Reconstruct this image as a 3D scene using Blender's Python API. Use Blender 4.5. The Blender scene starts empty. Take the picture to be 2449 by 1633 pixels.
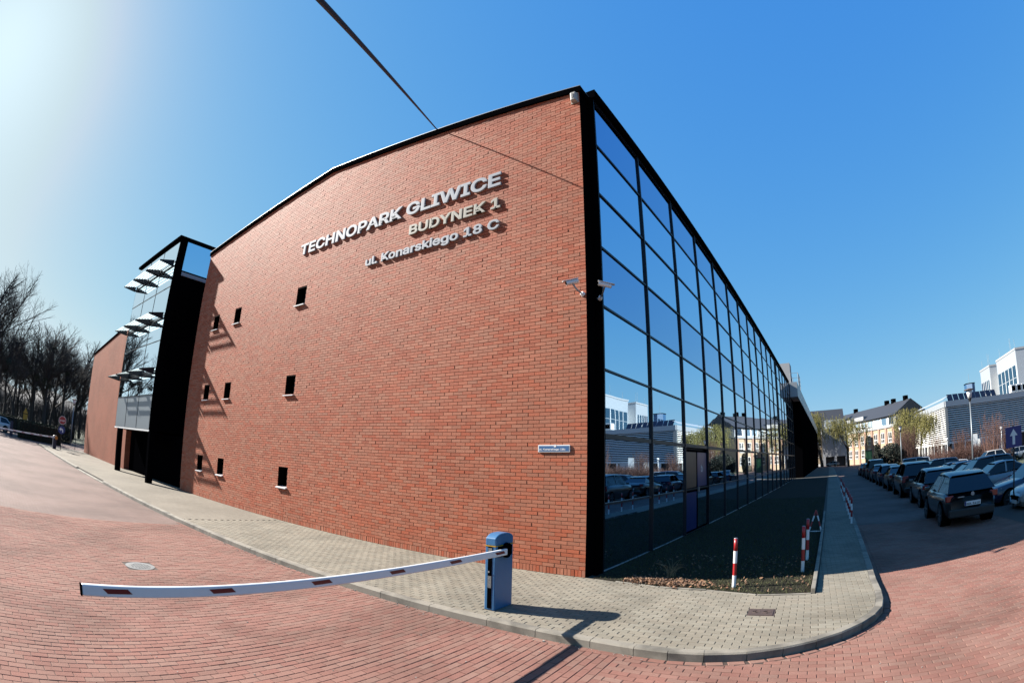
import bpy, bmesh, math, random
from mathutils import Vector, Matrix
random.seed(7)
SC = bpy.context.scene
COL = SC.collection
rad = math.radians

# ------------------------------------------------------------------ camera
CAM_POS = Vector((3.8808, -8.7060, 2.0904))
RIGHT = Vector((0.84397, 0.53582, 0.02482)); UP = Vector((0.10832, -0.21556, 0.97046)); FWD = Vector((-0.52534, 0.81635, 0.23997))
cd = bpy.data.cameras.new('camera'); cam = bpy.data.objects.new('camera', cd); COL.objects.link(cam)
cam.matrix_world = Matrix(((RIGHT.x, UP.x, -FWD.x, CAM_POS.x), (RIGHT.y, UP.y, -FWD.y, CAM_POS.y), (RIGHT.z, UP.z, -FWD.z, CAM_POS.z), (0, 0, 0, 1)))
cd.type = 'PANO'; cd.sensor_width = 36.0; cd.clip_start = 0.05; cd.clip_end = 3000
cd.panorama_type = 'FISHEYE_LENS_POLYNOMIAL'
cd.fisheye_fov = rad(180)
cd.fisheye_polynomial_k0 = 0.0
cd.fisheye_polynomial_k1 = -0.05582002
cd.fisheye_polynomial_k2 = -0.000266689
cd.fisheye_polynomial_k3 = 5.0918551e-05
cd.fisheye_polynomial_k4 = -1.9681931e-06
SC.camera = cam

# ------------------------------------------------------------------ light
SUN_AZ, SUN_EL = 14.5, 33.7          # shadows fall towards +X turned 14.5 deg to +Y
ce = math.cos(rad(SUN_EL))
SHDIR = Vector((math.cos(rad(SUN_AZ))*ce, math.sin(rad(SUN_AZ))*ce, -math.sin(rad(SUN_EL))))
W = bpy.data.worlds.new('World'); SC.world = W; W.use_nodes = True
nt = W.node_tree; bg = nt.nodes['Background']
sky = nt.nodes.new('ShaderNodeTexSky'); sky.sky_type = 'NISHITA'; sky.sun_disc = False
sky.sun_elevation = rad(SUN_EL)
toS = -SHDIR
sky.sun_rotation = math.atan2(toS.x, toS.y)
sky.altitude = 200; sky.air_density = 1.0; sky.dust_density = 0.75; sky.ozone_density = 2.5
sep = nt.nodes.new('ShaderNodeSeparateColor'); com = nt.nodes.new('ShaderNodeCombineColor'); nt.links.new(sky.outputs[0], sep.inputs[0])
for i, (ref, pw, out) in enumerate(((0.765, 1.00, 0.41), (1.34, 0.52, 1.79), (2.51, 0.08, 4.50))):   # one even grade of the whole sky: deeper blue, softer glow
    d_ = nt.nodes.new('ShaderNodeMath'); d_.operation = 'DIVIDE'; d_.inputs[1].default_value = ref; nt.links.new(sep.outputs[i], d_.inputs[0])
    p_ = nt.nodes.new('ShaderNodeMath'); p_.operation = 'POWER'; p_.inputs[1].default_value = pw; nt.links.new(d_.outputs[0], p_.inputs[0])
    m_ = nt.nodes.new('ShaderNodeMath'); m_.operation = 'MULTIPLY'; m_.inputs[1].default_value = out; nt.links.new(p_.outputs[0], m_.inputs[0]); nt.links.new(m_.outputs[0], com.inputs[i])
mn = nt.nodes.new('ShaderNodeMath'); mn.operation = 'MINIMUM'; g9 = nt.nodes.new('ShaderNodeMath'); g9.operation = 'MULTIPLY'; g9.inputs[1].default_value = 0.80
rs, gs = com.inputs[0].links[0].from_socket, com.inputs[1].links[0].from_socket
nt.links.new(gs, g9.inputs[0]); nt.links.new(rs, mn.inputs[0]); nt.links.new(g9.outputs[0], mn.inputs[1]); nt.links.new(mn.outputs[0], com.inputs[0])
mb_ = nt.nodes.new('ShaderNodeMath'); mb_.operation = 'MAXIMUM'; g2_ = nt.nodes.new('ShaderNodeMath'); g2_.operation = 'MULTIPLY'; g2_.inputs[1].default_value = 1.10
bs = com.inputs[2].links[0].from_socket; nt.links.new(gs, g2_.inputs[0]); nt.links.new(bs, mb_.inputs[0]); nt.links.new(g2_.outputs[0], mb_.inputs[1]); nt.links.new(mb_.outputs[0], com.inputs[2])
nt.links.new(com.outputs[0], bg.inputs[0]); bg.inputs[1].default_value = 0.05
sl = bpy.data.lights.new('sun', 'SUN'); sl.energy = 5.0; sl.angle = rad(0.5); sl.color = (1.0, 0.95, 0.87)
so = bpy.data.objects.new('sun', sl); COL.objects.link(so)
so.rotation_euler = SHDIR.to_track_quat('-Z', 'Y').to_euler()
so.location = (-30, -20, 40)
SC.view_settings.view_transform = 'Standard'; SC.view_settings.look = 'None'
SC.view_settings.exposure = 1.76; SC.view_settings.gamma = 1.0

# ------------------------------------------------------------------ helpers
def inframe(p, m=1.18):
    v = Vector(p) - CAM_POS
    a, b, c = v.dot(RIGHT), v.dot(UP), v.dot(FWD)
    th = math.atan2(math.hypot(a, b), c); r = th/0.8; ph = math.atan2(b, a)
    return abs(r*math.cos(ph)) < 1.2245*m and abs(r*math.sin(ph)) < 0.8165*m

class MB:
    def __init__(s): s.v = []; s.f = []; s.c = []
    def add(s, vs, fs, c=None):
        n = len(s.v); s.v += [tuple(p) for p in vs]
        for f in fs: s.f.append(tuple(i+n for i in f)); s.c.append(c)
        return s
    def box(s, x0, x1, y0, y1, z0, z1, c=None, skip=''):
        F = {'b': (0, 3, 2, 1), 't': (4, 5, 6, 7), 'f': (0, 1, 5, 4), 'r': (1, 2, 6, 5), 'k': (2, 3, 7, 6), 'l': (3, 0, 4, 7)}
        return s.add([(x0,y0,z0),(x1,y0,z0),(x1,y1,z0),(x0,y1,z0),(x0,y0,z1),(x1,y0,z1),(x1,y1,z1),(x0,y1,z1)], [F[k] for k in F if k not in skip], c)
    def obox(s, c, ax, ay, az, hx, hy, hz, col=None, skip=''):
        c, ax, ay, az = Vector(c), Vector(ax), Vector(ay), Vector(az)
        P = [c+ax*(i*hx)+ay*(j*hy)+az*(k*hz) for k in (-1, 1) for i, j in ((-1,-1),(1,-1),(1,1),(-1,1))]
        F = {'b': (0, 3, 2, 1), 't': (4, 5, 6, 7), 'f': (0, 1, 5, 4), 'r': (1, 2, 6, 5), 'k': (2, 3, 7, 6), 'l': (3, 0, 4, 7)}
        return s.add(P, [F[k] for k in F if k not in skip], col)
    def prism(s, poly, z0, z1, c=None):
        n = len(poly)
        return s.add([(x, y, z0) for x, y in poly]+[(x, y, z1) for x, y in poly], [tuple(range(n))[::-1], tuple(range(n, 2*n))]+[(i, (i+1) % n, n+(i+1) % n, n+i) for i in range(n)], c)
    def ext(s, poly3, d, c=None):
        n = len(poly3); d = Vector(d)
        return s.add([Vector(p) for p in poly3]+[Vector(p)+d for p in poly3], [tuple(range(n))[::-1], tuple(range(n, 2*n))]+[(i, (i+1) % n, n+(i+1) % n, n+i) for i in range(n)], c)
    def tube(s, p0, p1, r0, r1=None, n=8, caps=True, c=None):
        p0, p1 = Vector(p0), Vector(p1); r1 = r0 if r1 is None else r1
        d = (p1-p0)
        if d.length < 1e-6: return s
        d.normalize(); a = d.orthogonal().normalized(); b = d.cross(a)
        R = [(a*math.cos(2*math.pi*i/n)+b*math.sin(2*math.pi*i/n)) for i in range(n)]
        vs = [p0+q*r0 for q in R]+[p1+q*r1 for q in R]
        fs = [(i, (i+1) % n, n+(i+1) % n, n+i) for i in range(n)]
        if caps: fs += [tuple(range(n))[::-1], tuple(range(n, 2*n))]
        return s.add(vs, fs, c)
    def lathe(s, prof, n=16, o=(0, 0, 0), c=None):
        o = Vector(o); m = len(prof)
        vs = [o+Vector((r*math.cos(2*math.pi*i/n), r*math.sin(2*math.pi*i/n), z)) for r, z in prof for i in range(n)]
        fs = [(k*n+i, k*n+(i+1) % n, (k+1)*n+(i+1) % n, (k+1)*n+i) for k in range(m-1) for i in range(n)]
        fs += [tuple(range(n))[::-1], tuple(range((m-1)*n, m*n))]
        return s.add(vs, fs, c)
    def mesh(s, name, mat, smooth=False):
        me = bpy.data.meshes.new(name); me.from_pydata(s.v, [], s.f)
        if mat: me.materials.append(mat)
        if any(x is not None for x in s.c):
            at = me.color_attributes.new('rnd', 'FLOAT_COLOR', 'CORNER')
            buf = []
            for f, x in zip(s.f, s.c):
                x = 0.5 if x is None else x
                buf += [x, x, x, 1.0]*len(f)
            at.data.foreach_set('color', buf)
        if smooth: me.polygons.foreach_set('use_smooth', [True]*len(me.polygons))
        me.update(); return me

def O(name, mb, mat=None, parent=None, smooth=False, loc=None, rot=None, bevel=0, kind=None):
    me = mb.mesh(name, mat, smooth) if isinstance(mb, MB) else mb
    o = bpy.data.objects.new(name, me); COL.objects.link(o)
    if parent: o.parent = parent
    if loc is not None: o.location = loc
    if rot is not None: o.rotation_euler = (0, 0, rot)
    if bevel:
        m = o.modifiers.new('bevel', 'BEVEL'); m.width = bevel; m.segments = 2; m.limit_method = 'ANGLE'
    if kind: o['kind'] = kind
    return o
def tag(o, label, cat, group=None):
    o['label'] = label; o['category'] = cat
    if group: o['group'] = group
    return o
def E(name, loc=(0, 0, 0), label=None, cat=None, group=None, rz=0):
    o = bpy.data.objects.new(name, None); COL.objects.link(o); o.location = loc; o.rotation_euler = (0, 0, rz); o.empty_display_size = 0.2
    if label: tag(o, label, cat, group)
    return o
def copy_tree(o, parent=None):
    c = o.copy(); COL.objects.link(c)
    if parent: c.parent = parent
    for ch in list(o.children): copy_tree(ch, c)
    return c

FONT = None
try:
    FONT = bpy.data.fonts.load(bpy.utils.system_resource('DATAFILES', path='fonts')+'/Inter.woff2')   # a sans that ships with Blender
except Exception: FONT = None
def text_mesh(body, h, width, depth, name, mat, bold=0.012):
    cu = bpy.data.curves.new(name, 'FONT'); cu.body = body; cu.size = 1.0; cu.extrude = 0.5; cu.bevel_depth = bold; cu.bevel_resolution = 0; cu.resolution_u = 3
    if FONT: cu.font = FONT
    o = bpy.data.objects.new(name, cu); COL.objects.link(o); dg = bpy.context.evaluated_depsgraph_get(); dg.update()
    me = bpy.data.meshes.new_from_object(o.evaluated_get(dg)); bpy.data.objects.remove(o); bpy.data.curves.remove(cu)
    bm = bmesh.new(); bm.from_mesh(me); bmesh.ops.remove_doubles(bm, verts=bm.verts, dist=1e-5)
    xs = [v.co.x for v in bm.verts]; x0, x1 = min(xs), max(xs)
    caph = 0.729+2*bold; zs_ = [v.co.z for v in bm.verts]; z0_, z1_ = min(zs_), max(zs_)
    for v in bm.verts: v.co = Vector(((v.co.x-x0)/(x1-x0)*width, (v.co.y+(0 if not bold else 0))*h/caph, (v.co.z-z0_)/(z1_-z0_)*depth))
    bm.verts.ensure_lookup_table(); seen = set(); isl = []
    for v in bm.verts:
        if v.index in seen: continue
        st = [v]; comp = []; seen.add(v.index)
        while st:
            q = st.pop(); comp.append(q)
            for e in q.link_edges:
                w = e.other_vert(q)
                if w.index not in seen: seen.add(w.index); st.append(w)
        isl.append(comp)
    isl = [(min(v.co.x for v in c), max(v.co.x for v in c), c) for c in isl]; isl.sort(key=lambda t: t[0])
    groups = []
    for a, b, c in isl:
        if groups and a < groups[-1][1]-.3*(min(b-a, groups[-1][1]-groups[-1][0])): groups[-1][1] = max(groups[-1][1], b); groups[-1][2] += c
        else: groups.append([a, b, list(c)])
    out = []
    for a, b, c in groups:
        idx = {v: i for i, v in enumerate(c)}; s = set(c)
        fs = {f for v in c for f in v.link_faces}
        m = bpy.data.meshes.new(name); m.from_pydata([v.co[:] for v in c], [], [[idx[v] for v in f.verts] for f in fs]); m.materials.append(mat); m.update(); out.append(m)
    bm.free(); return out

# ------------------------------------------------------------------ materials
ALB = 0.42      # base colours scaled down so that shade falls deeper at the raised exposure
def M(name, col=(0.5, 0.5, 0.5), rough=0.6, metal=0.0, spec=0.5, var=0.0, vscale=4.0, bump=0.0, bscale=60.0, dark=None, stain=0.0, sscale=0.6, attr=0.0, objcol=False, coat=0.0, coords='Object', sheen=0.0):
    m = bpy.data.materials.new(name); m.use_nodes = True; t = m.node_tree; N = t.nodes; L = t.links; b = N['Principled BSDF']
    b.inputs['Roughness'].default_value = rough; b.inputs['Metallic'].default_value = metal; b.inputs['Specular IOR Level'].default_value = spec
    col = tuple(c*ALB for c in col)
    if sheen: b.inputs['Sheen Weight'].default_value = sheen; b.inputs['Sheen Roughness'].default_value = 0.6; b.inputs['Sheen Tint'].default_value = (1, 0.85, 0.75, 1)
    b.inputs['Coat Weight'].default_value = coat
    if coat: b.inputs['Coat Roughness'].default_value = 0.05
    tc = N.new('ShaderNodeTexCoord'); geo = N.new('ShaderNodeNewGeometry')
    crd = geo.outputs['Position'] if coords == 'World' else tc.outputs['Object']
    if objcol:
        oi = N.new('ShaderNodeObjectInfo'); cur = oi.outputs['Color']
    else:
        rgb = N.new('ShaderNodeRGB'); rgb.outputs[0].default_value = (*col, 1); cur = rgb.outputs[0]
    def mul(fac_socket, lo, hi):
        nonlocal cur
        mr = N.new('ShaderNodeMapRange'); mr.inputs['To Min'].default_value = lo; mr.inputs['To Max'].default_value = hi
        L.new(fac_socket, mr.inputs['Value'])
        mx = N.new('ShaderNodeMix'); mx.data_type = 'RGBA'; mx.blend_type = 'MULTIPLY'; mx.inputs['Factor'].default_value = 1
        L.new(cur, mx.inputs['A']); L.new(mr.outputs[0], mx.inputs['B']); cur = mx.outputs['Result']
        return mr
    if attr:
        a = N.new('ShaderNodeVertexColor'); a.layer_name = 'rnd'
        hsv = N.new('ShaderNodeHueSaturation')
        mr = N.new('ShaderNodeMapRange'); mr.inputs['To Min'].default_value = 1-attr; mr.inputs['To Max'].default_value = 1+attr
        L.new(a.outputs[0], mr.inputs['Value']); L.new(mr.outputs[0], hsv.inputs['Value'])
        wn = N.new('ShaderNodeTexWhiteNoise'); wn.noise_dimensions = '1D'; L.new(a.outputs[0], wn.inputs['W'])
        mh = N.new('ShaderNodeMapRange'); mh.inputs['To Min'].default_value = 0.5-0.005; mh.inputs['To Max'].default_value = 0.5+0.007
        L.new(wn.outputs[0], mh.inputs['Value']); L.new(mh.outputs[0], hsv.inputs['Hue'])
        ms = N.new('ShaderNodeMapRange'); ms.inputs['To Min'].default_value = 1.04; ms.inputs['To Max'].default_value = 0.88
        L.new(wn.outputs[0], ms.inputs['Value']); L.new(ms.outputs[0], hsv.inputs['Saturation'])
        L.new(cur, hsv.inputs['Color']); cur = hsv.outputs[0]
    if var:
        n = N.new('ShaderNodeTexNoise'); n.inputs['Scale'].default_value = vscale; n.inputs['Detail'].default_value = 6; n.inputs['Roughness'].default_value = 0.65
        L.new(crd, n.inputs['Vector']); mul(n.outputs['Fac'], 1-var, 1+var)
    if stain:
        n2 = N.new('ShaderNodeTexNoise'); n2.inputs['Scale'].default_value = sscale; n2.inputs['Detail'].default_value = 5; n2.inputs['Distortion'].default_value = 0.6
        L.new(geo.outputs['Position'], n2.inputs['Vector'])
        mr = mul(n2.outputs['Fac'], 1-stain, 1.0); mr.inputs['From Min'].default_value = 0.36; mr.inputs['From Max'].default_value = 0.56
    L.new(cur, b.inputs['Base Color'])
    if bump:
        n3 = N.new('ShaderNodeTexNoise'); n3.inputs['Scale'].default_value = bscale; n3.inputs['Detail'].default_value = 4
        L.new(crd, n3.inputs['Vector']); bp = N.new('ShaderNodeBump'); bp.inputs['Strength'].default_value = bump; bp.inputs['Distance'].default_value = 0.01
        L.new(n3.outputs['Fac'], bp.inputs['Height']); L.new(bp.outputs[0], b.inputs['Normal'])
    return m

def brick_sheet(name, c1, c2, mortar, bw, bh, joint, plane='XY', rot=0.0, rough=0.85, stain=0.25):
    spec_ = 0.12
    c1, c2, mortar = (tuple(c*ALB for c in q) for q in (c1, c2, mortar))
    m = bpy.data.materials.new(name); m.use_nodes = True; t = m.node_tree; N = t.nodes; L = t.links; b = N['Principled BSDF']
    b.inputs['Roughness'].default_value = rough; b.inputs['Specular IOR Level'].default_value = spec_
    g = N.new('ShaderNodeNewGeometry'); mp = N.new('ShaderNodeMapping'); mp.inputs['Rotation'].default_value = (rad(90) if plane == 'XZ' else 0, 0, rot)
    if plane == 'XZ': mp.inputs['Rotation'].default_value = (rad(-90), 0, 0)
    L.new(g.outputs['Position'], mp.inputs['Vector'])
    br = N.new('ShaderNodeTexBrick'); br.inputs['Scale'].default_value = 1; br.inputs['Brick Width'].default_value = bw; br.inputs['Row Height'].default_value = bh
    br.inputs['Mortar Size'].default_value = joint; br.inputs['Mortar Smooth'].default_value = 0.3; br.inputs['Bias'].default_value = 0
    br.inputs['Color1'].default_value = (*c1, 1); br.inputs['Color2'].default_value = (*c2, 1); br.inputs['Mortar'].default_value = (*mortar, 1)
    L.new(mp.outputs[0], br.inputs['Vector'])
    n2 = N.new('ShaderNodeTexNoise'); n2.inputs['Scale'].default_value = 0.45; n2.inputs['Detail'].default_value = 6; L.new(g.outputs['Position'], n2.inputs['Vector'])
    mr = N.new('ShaderNodeMapRange'); mr.inputs['From Min'].default_value = 0.36; mr.inputs['From Max'].default_value = 0.6; mr.inputs['To Min'].default_value = 1-stain; mr.inputs['To Max'].default_value = 1.05
    L.new(n2.outputs['Fac'], mr.inputs['Value'])
    mx = N.new('ShaderNodeMix'); mx.data_type = 'RGBA'; mx.blend_type = 'MULTIPLY'; mx.inputs['Factor'].default_value = 1
    L.new(br.outputs['Color'], mx.inputs['A']); L.new(mr.outputs[0], mx.inputs['B']); L.new(mx.outputs['Result'], b.inputs['Base Color'])
    bp = N.new('ShaderNodeBump'); bp.inputs['Strength'].default_value = 0.5; bp.inputs['Distance'].default_value = 0.008; bp.invert = True
    L.new(br.outputs['Fac'], bp.inputs['Height']); L.new(bp.outputs[0], b.inputs['Normal'])
    return m

def glass(name, tint, rough=0.01, wav=0.15, wscale=0.7, metal=1.0, base=None):
    m = bpy.data.materials.new(name); m.use_nodes = True; t = m.node_tree; N = t.nodes; L = t.links; b = N['Principled BSDF']
    b.inputs['Base Color'].default_value = (*tint, 1); b.inputs['Metallic'].default_value = metal; b.inputs['Roughness'].default_value = rough
    if wav:
        g = N.new('ShaderNodeNewGeometry'); n = N.new('ShaderNodeTexNoise'); n.inputs['Scale'].default_value = wscale; n.inputs['Detail'].default_value = 1
        L.new(g.outputs['Position'], n.inputs['Vector']); bp = N.new('ShaderNodeBump'); bp.inputs['Strength'].default_value = wav; bp.inputs['Distance'].default_value = 0.012
        L.new(n.outputs['Fac'], bp.inputs['Height']); L.new(bp.outputs[0], b.inputs['Normal'])
    return m

m_brick = M('clinker_brick', (0.74, 0.20, 0.09), 0.72, sheen=0.02, var=0.10, vscale=45, bump=0.25, bscale=160, attr=0.11, stain=0.08, sscale=0.35, spec=0.22, coords='World')
m_mortar = M('mortar', (0.42, 0.27, 0.18), 0.95, var=0.2, vscale=30, coords='World')
m_pave = M('grey_paver', (0.40, 0.35, 0.27), 0.95, spec=0.2, var=0.10, vscale=35, bump=0.35, bscale=220, attr=0.10, stain=0.22, sscale=0.8, coords='World')
m_road = M('red_paver', (0.43, 0.215, 0.165), 0.95, spec=0.15, var=0.10, vscale=35, bump=0.35, bscale=220, attr=0.08, stain=0.26, sscale=0.55, coords='World')
m_joint = M('joint_sand', (0.085, 0.05, 0.036), 0.95, var=0.25, vscale=20, coords='World')
m_jointg = M('joint_sand_grey', (0.10, 0.085, 0.062), 0.95, var=0.25, vscale=20, coords='World')
m_roadfar = brick_sheet('red_paver_far', (0.345, 0.235, 0.205), (0.305, 0.20, 0.17), (0.22, 0.145, 0.12), 0.2, 0.1, 0.006, rot=rad(90))
m_pavefar = brick_sheet('grey_paver_far', (0.42, 0.37, 0.30), (0.37, 0.325, 0.26), (0.26, 0.22, 0.17), 0.2, 0.1, 0.006, stain=0.15)
m_brickfar = brick_sheet('clinker_brick_far', (0.66, 0.22, 0.13), (0.60, 0.18, 0.10), (0.30, 0.14, 0.09), 0.26, 0.075, 0.008, plane='XZ', stain=0.12)
m_kerb = M('kerb_concrete', (0.40, 0.355, 0.285), 0.9, var=0.22, vscale=9, bump=0.3, bscale=120, stain=0.5, sscale=2.2, coords='World')
m_black = M('black_metal', (0.004, 0.004, 0.005), 0.7, spec=0.0)
m_shadeblack = M('shade_black', (0.003, 0.003, 0.004), 1.0, spec=0.0)  # near-black that paints deep shade onto the shaded walls and soffit
m_mull = M('mullion_metal', (0.008, 0.012, 0.022), 0.4, spec=0.3)
m_white = M('white_metal', (1.3, 1.3, 1.28), 0.45)
m_whiteplastic = M('white_plastic', (0.72, 0.70, 0.62), 0.5)
m_alu = M('brushed_aluminium', (0.62, 0.64, 0.66), 0.42, metal=0.6, var=0.05, vscale=3)
m_letter = M('letter_grey', (0.62, 0.66, 0.72), 0.6, spec=0.15)
m_letter2 = M('letter_ivory', (0.68, 0.64, 0.54), 0.6, spec=0.15)
m_grass = M('grass', (0.095, 0.105, 0.030), 0.9, var=0.4, vscale=60, attr=0.45)
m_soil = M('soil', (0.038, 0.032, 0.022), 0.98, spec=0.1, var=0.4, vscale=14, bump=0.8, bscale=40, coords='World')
m_leaf = M('dry_leaf', (0.30, 0.145, 0.065), 0.8, var=0.2, vscale=20, attr=0.45)
m_straw = M('dry_grass', (0.42, 0.33, 0.18), 0.8)
m_red = M('red_paint', (0.62, 0.025, 0.03), 0.35, var=0.06, vscale=12)
m_wht = M('white_paint', (1.4, 1.4, 1.4), 0.4, var=0.05, vscale=12)
m_blue = M('blue_housing', (0.055, 0.235, 0.50), 0.38, var=0.06, vscale=8)
m_bluesign = M('sign_blue', (0.012, 0.03, 0.30), 0.35)
m_plateblue = M('plate_blue', (0.06, 0.20, 0.46), 0.4)
m_grey = M('galvanised_steel', (0.33, 0.37, 0.40), 0.45, metal=0.5, var=0.06, vscale=6)
m_dkgrey = M('dark_grey_plastic', (0.02, 0.02, 0.022), 0.6)
m_iron = M('cast_iron', (0.11, 0.065, 0.05), 0.7, var=0.3, vscale=40, bump=0.6, bscale=50)
m_iron2 = M('worn_iron', (0.22, 0.22, 0.22), 0.6, var=0.3, vscale=40, bump=0.6, bscale=50)
m_yellow = M('sign_yellow', (0.75, 0.42, 0.02), 0.45)
m_orange = M('orange_reflector', (0.85, 0.28, 0.02), 0.4)
m_winglass = glass('dark_window_glass', (0.035, 0.045, 0.055), 0.03, wav=0)
m_glass_a = glass('curtain_glass', (0.54, 0.70, 0.84), 0.012, wav=0.16)
m_glass_b = glass('curtain_glass_spandrel', (0.34, 0.48, 0.68), 0.02, wav=0.12)
m_glass_t = glass('tower_glass', (0.62, 0.72, 0.78), 0.012, wav=0.08)
m_glass_c = M('car_glass', (0.006, 0.008, 0.010), 0.06, spec=0.5)
m_paint = M('car_paint', rough=0.28, objcol=True, coat=0.6, spec=0.5)
m_tyre = M('tyre_rubber', (0.012, 0.012, 0.012), 0.8)
m_rim = M('alloy_rim', (0.45, 0.46, 0.48), 0.35, metal=0.8)
m_lampr = M('tail_lamp', (0.45, 0.01, 0.01), 0.25, coat=0.5)
m_lampw = M('head_lamp', (0.7, 0.75, 0.8), 0.15, metal=0.3, coat=0.5)
m_bark = M('bark', (0.060, 0.047, 0.040), 0.9, var=0.3, vscale=5)
m_twig = M('twig', (0.075, 0.058, 0.048), 0.9)
m_mistle = M('mistletoe', (0.045, 0.055, 0.03), 0.9)
m_wbark = M('willow_bark', (0.055, 0.04, 0.028), 0.9, var=0.3, vscale=5)
m_willow = M('willow_leaf', (0.30, 0.27, 0.055), 0.8, attr=0.35)
m_hedge = M('hedge_leaf', (0.050, 0.065, 0.022), 0.85, attr=0.4)
m_ever = M('evergreen_leaf', (0.020, 0.030, 0.014), 0.85, attr=0.4)
m_shrub = M('shrub_twig', (0.16, 0.075, 0.055), 0.9)
m_lawn = M('lawn', (0.085, 0.10, 0.035), 0.95, var=0.4, vscale=3, coords='World')
m_hill = M('wooded_hill', (0.055, 0.055, 0.065), 0.95, var=0.35, vscale=0.08, coords='World')
m_lgrey = M('light_grey_cladding', (0.75, 0.80, 0.85), 0.4, metal=0.35, var=0.04, vscale=0.6)
m_slat = M('louvre_slat', (1.5, 1.48, 1.42), 0.45)
m_dark = M('dark_void', (0.008, 0.010, 0.014), 0.6)
m_peach = M('peach_render', (0.66, 0.52, 0.36), 0.9, var=0.08, vscale=0.5)
m_pink = M('pink_render', (0.60, 0.36, 0.27), 0.9, var=0.1, vscale=0.5)
m_slate = M('slate_roof', (0.045, 0.05, 0.065), 0.6, var=0.2, vscale=2)
m_grender = M('grey_render', (0.52, 0.54, 0.57), 0.85, var=0.05, vscale=0.5)
m_solar = M('solar_cell', (0.008, 0.009, 0.025), 0.35)
m_doorblue = M('door_film_blue', (0.012, 0.03, 0.20), 0.3)
m_doororange = M('door_film_orange', (0.17, 0.055, 0.015), 0.4)
m_cable = M('cable_rubber', (0.01, 0.01, 0.01), 0.7)

# ================================================================== GROUND
DEV = 0.0436
UX, UY = math.sin(DEV), math.cos(DEV)      # direction of the glass side
def zroad(x): return -0.1 if x < 10 else (-0.1-0.0625*(x-10) if x < 18 else -0.6)
g = MB()
xs = [-700, -60, 10, 18, 700]; zs = [zroad(x)-0.010 for x in xs]
for i in range(4): g.add([(xs[i], -400, zs[i]), (xs[i+1], -400, zs[i+1]), (xs[i+1], 700, zs[i+1]), (xs[i], 700, zs[i])], [(0, 1, 2, 3)])
road = O('road', g, m_roadfar, kind='structure')
hl = MB()
hp = []
for i in range(25):
    a = rad(-135 + i*4.6)
    h = 15 + 5*math.sin(i*0.9) + 4*math.sin(i*2.3+1) + (0 if i < 18 else 0)
    hp.append((math.sin(a)*300, math.cos(a)*300, max(3, h*(1 if i < 16 else 0.55))))
for i in range(24):
    (x0, y0, h0), (x1, y1, h1) = hp[i], hp[i+1]
    hl.add([(x0, y0, -0.3), (x1, y1, -0.3), (x1*1.12, y1*1.12, h1*0.8), (x0*1.12, y0*1.12, h0*0.8), (x1*1.5, y1*1.5, h1*1.5), (x0*1.5, y0*1.5, h0*1.5)], [(0, 1, 2, 3), (3, 2, 4, 5)])
O('hills', hl, m_hill, kind='structure')
lw = MB().box(-300, -63, -90, 90, -0.3, -0.085)
O('lawn', lw, m_lawn, kind='structure')
lw2 = MB().box(27, 36, 40, 170, -0.9, -0.55)
O('lawn', lw2, m_lawn, kind='structure')

# kerb line (outer top edge) from far left round the corner and along the glass side
KL = [(-39.4, -4.15), (-33, -3.95), (-26, -3.72), (-20, -3.5), (-15, -3.38), (-10, -3.27), (-5, -3.18), (0.0, -3.12), (1.5, -3.16), (2.05, -3.19)]
arc = [(2.45, -3.20), (2.85, -3.15), (3.31, -3.02), (3.7, -2.83), (4.08, -2.58), (4.40, -2.30), (4.68, -1.97), (4.90, -1.62), (5.05, -1.25), (5.12, -0.80), (5.15, -0.3)]
KR = [(5.16, 0.5), (5.20, 1.4)] + [(5.20+UX*d/UY, 1.4+d) for d in (4, 8, 16, 30, 50, 80, 130)]
KERB = KL+arc+KR
def offs(pl, d):
    out = []
    for i, p in enumerate(pl):
        a = Vector(pl[max(0, i-1)]); b = Vector(pl[min(len(pl)-1, i+1)]); t = (b-a).normalized(); n = Vector((-t.y, t.x))
        out.append((p[0]+n.x*d, p[1]+n.y*d))
    return out
KIN = offs(KERB, 0.13)
def interp_kerb_y(x):
    for i in range(len(KL)-1):
        if KL[i][0] <= x <= KL[i+1][0]:
            t = (x-KL[i][0])/(KL[i+1][0]-KL[i][0]); return KL[i][1]+t*(KL[i+1][1]-KL[i][1])
    return -3.2
# pavement bed: polygon inside the kerb
bed = [(-44, -4.3)] + [p for p in KIN] + [(KIN[-1][0]-6, KIN[-1][1]), (0.2, 0.3), (-28, 1.5), (-44, 1.0)]
pv = MB().prism(bed, -0.16, -0.014)
pavement = O('pavement', pv, m_jointg, kind='structure')
fl = MB().prism([(-44, -4.15), (-39.4, -4.02)] + [(x, y+0.13) for x, y in KL[1:5]] + [(-10.0, -3.14), (-10.0, 0.02), (-18.4, 0.02), (-18.4, 2.0), (-28.3, 2.0), (-28.3, 0.02), (-44, 0.02)], -0.013, -0.001)
O('paving_far', fl, m_pavefar, parent=pavement, kind='stuff')
O('paving_far', MB().prism([(4.10+13*UX, 13.05), (5.1+13*UX, 13.05), (5.1+129*UX, 130), (4.10+129*UX, 130)], -.013, -.001), m_pavefar, parent=pavement, kind='stuff')
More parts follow.
